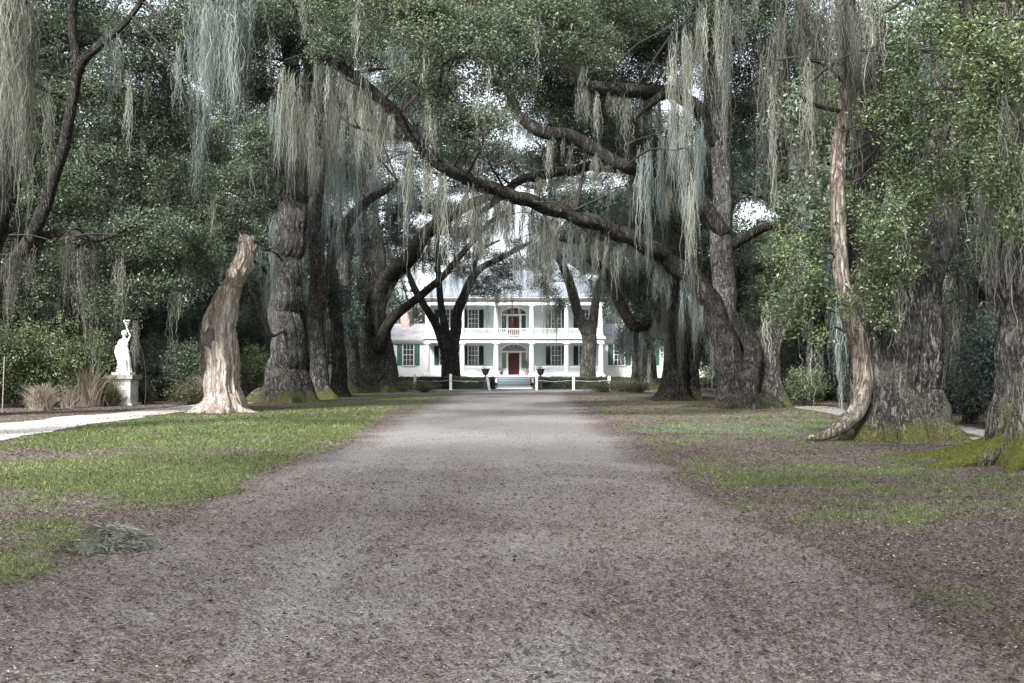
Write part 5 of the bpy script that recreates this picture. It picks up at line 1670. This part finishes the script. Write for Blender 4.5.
v = np.stack([pts - off, pts + off], 2).reshape(-1, 3)
base = (np.arange(n) * k * 2)[:, None] + (np.arange(k - 1) * 2)[None, :]
q = np.stack([base, base + 1, base + 3, base + 2], -1).reshape(-1, 4)
m.add(v, q, None, np.repeat(np.clip(rng.normal(.58, .2, n), 0, 1), 2 * k))
# matted core under the loose strands
th = np.linspace(0, 2 * np.pi, 40, endpoint=False)
vs = []
for f, hh in ((1.0, -.02), (.9, .03), (.7, .08), (.42, .125), (.05, .145)):
    e_ = 1 + .12 * np.sin(3 * th + 1) + .07 * np.sin(7 * th)
    vs.append(np.stack([x + np.cos(th) * .36 * f * e_, y + np.sin(th) * .25 * f * e_, np.full(40, z + hh) * 1.0], 1))
q = [(i * 40 + j, i * 40 + (j + 1) % 40, (i + 1) * 40 + (j + 1) % 40, (i + 1) * 40 + j) for i in range(4) for j in range(40)]
m.add(np.concatenate(vs), q, None, .25)
tag(m.build('moss_clump', 'spanish_moss', None, (x, y, z)), 'fallen clump of grey Spanish moss lying on the grass beside the driveway', 'moss clump')

# ------------------------------------------------------------------ fallen leaves and grass blades
def scatter(n, x0, x1, y0, y1, pw=1.0):
    """points denser near the camera"""
    u = rng.random(n)
    y = y0 * (y1 / y0) ** (u ** pw)
    x = rng.uniform(-1, 1, n) * (.62 * y + 1.0)
    return x, y


x, y = scatter(620000, 0, 0, 4.2, 60, .95)
L_, R_ = drive_edges(y)
ins = (x > L_) & (x < R_)
lit_d = litter_shade_amount(x, y) * .75 + .035
gd = grass_field(x, y)
off_d = .72 - .5 * gd
for s in (-1, 1):
    c, w = path_c(y, s)
    off_d = np.where(np.abs(x - c) < w, .10, off_d)
keep = rng.random(len(x)) < np.where(ins, lit_d, off_d) * np.where(y < 25, 1, .8)
keep &= np.abs(x) < 24
x, y = x[keep], y[keep]
m = MB()
pos = np.stack([x, y, gz(x, y) + .012 + rng.random(len(x)) * .014], 1)
leaves(m, pos, np.where(ins[keep], .022, .028) * np.clip(.8 + y / 32, .8, 2.6), .5, np.clip(rng.normal(.42, .24, len(x)), 0, 1), .5, .72)
n = 2600          # larger single leaves, curled, near the camera
y = rng.uniform(4.6, 15, n); x = rng.uniform(-1, 1, n) * (.55 * y + .6)
pos = np.stack([x, y, gz(x, y) + .02 + rng.random(n) * .01], 1)
leaves(m, pos, .052, .5, np.clip(rng.normal(.42, .22, n), 0, .82), .5, .55)
for i in range(260):   # fallen twigs
    y_ = rng.uniform(4.8, 18); x_ = rng.uniform(-1, 1) * (.55 * y_ + .6); a_ = rng.uniform(0, 6.28); l_ = rng.uniform(.05, .22)
    z_ = float(gz(np.array([x_]), np.array([y_]))[0]) + .014
    e_ = np.array([math.cos(a_), math.sin(a_), 0]) * l_
    p0 = np.array([x_, y_, z_])
    tube(m, [p0, p0 + e_ * .5 + [rng.normal(0, .015), rng.normal(0, .015), .006], p0 + e_], [.004, .0035, .0015], 5, .06, 0)
tag(m.build('fallen_leaves', 'litter_leaf', None, (0, 10, 0)), 'brown fallen oak leaves scattered over the driveway and verges', 'fallen leaves', kind='stuff')

x, y = scatter(560000, 0, 0, 5.5, 44, .9)
gd = grass_field(x, y)
L_, R_ = drive_edges(y)
keep = (rng.random(len(x)) < np.clip(gd * 1.25 - .1, 0, 1) ** 1.3) & ((x < L_ - .1) | (x > R_ + .1)) & (np.abs(x) < 16)
x, y = x[keep], y[keep]
n = len(x)
zb = gz(x, y)
hh = rng.uniform(.015, .042, n) * np.clip(.8 + y / 40, 1, 1.8)
a = rng.uniform(0, 2 * np.pi, n)
w = .003 * np.clip(y / 7, 1, 5)
dx, dy_ = np.cos(a) * w, np.sin(a) * w
lean = rng.normal(0, .6, (n, 2)) * hh[:, None]
v = np.stack([np.stack([x - dx, y - dy_, zb], 1), np.stack([x + dx, y + dy_, zb], 1), np.stack([x + lean[:, 0], y + lean[:, 1], zb + hh], 1)], 1).reshape(-1, 3)
tn = np.clip(rng.normal(.5, .22, n) + (fbm(x, y, .6, 40) - .5) * .6, 0, 1)
m = MB()
m.add(v, None, np.arange(3 * n).reshape(n, 3), np.repeat(tn, 3))
tag(m.build('grass', 'grass_blade', None, (0, 15, 0)), 'short green grass growing on the verges beside the driveway', 'grass', kind='stuff')
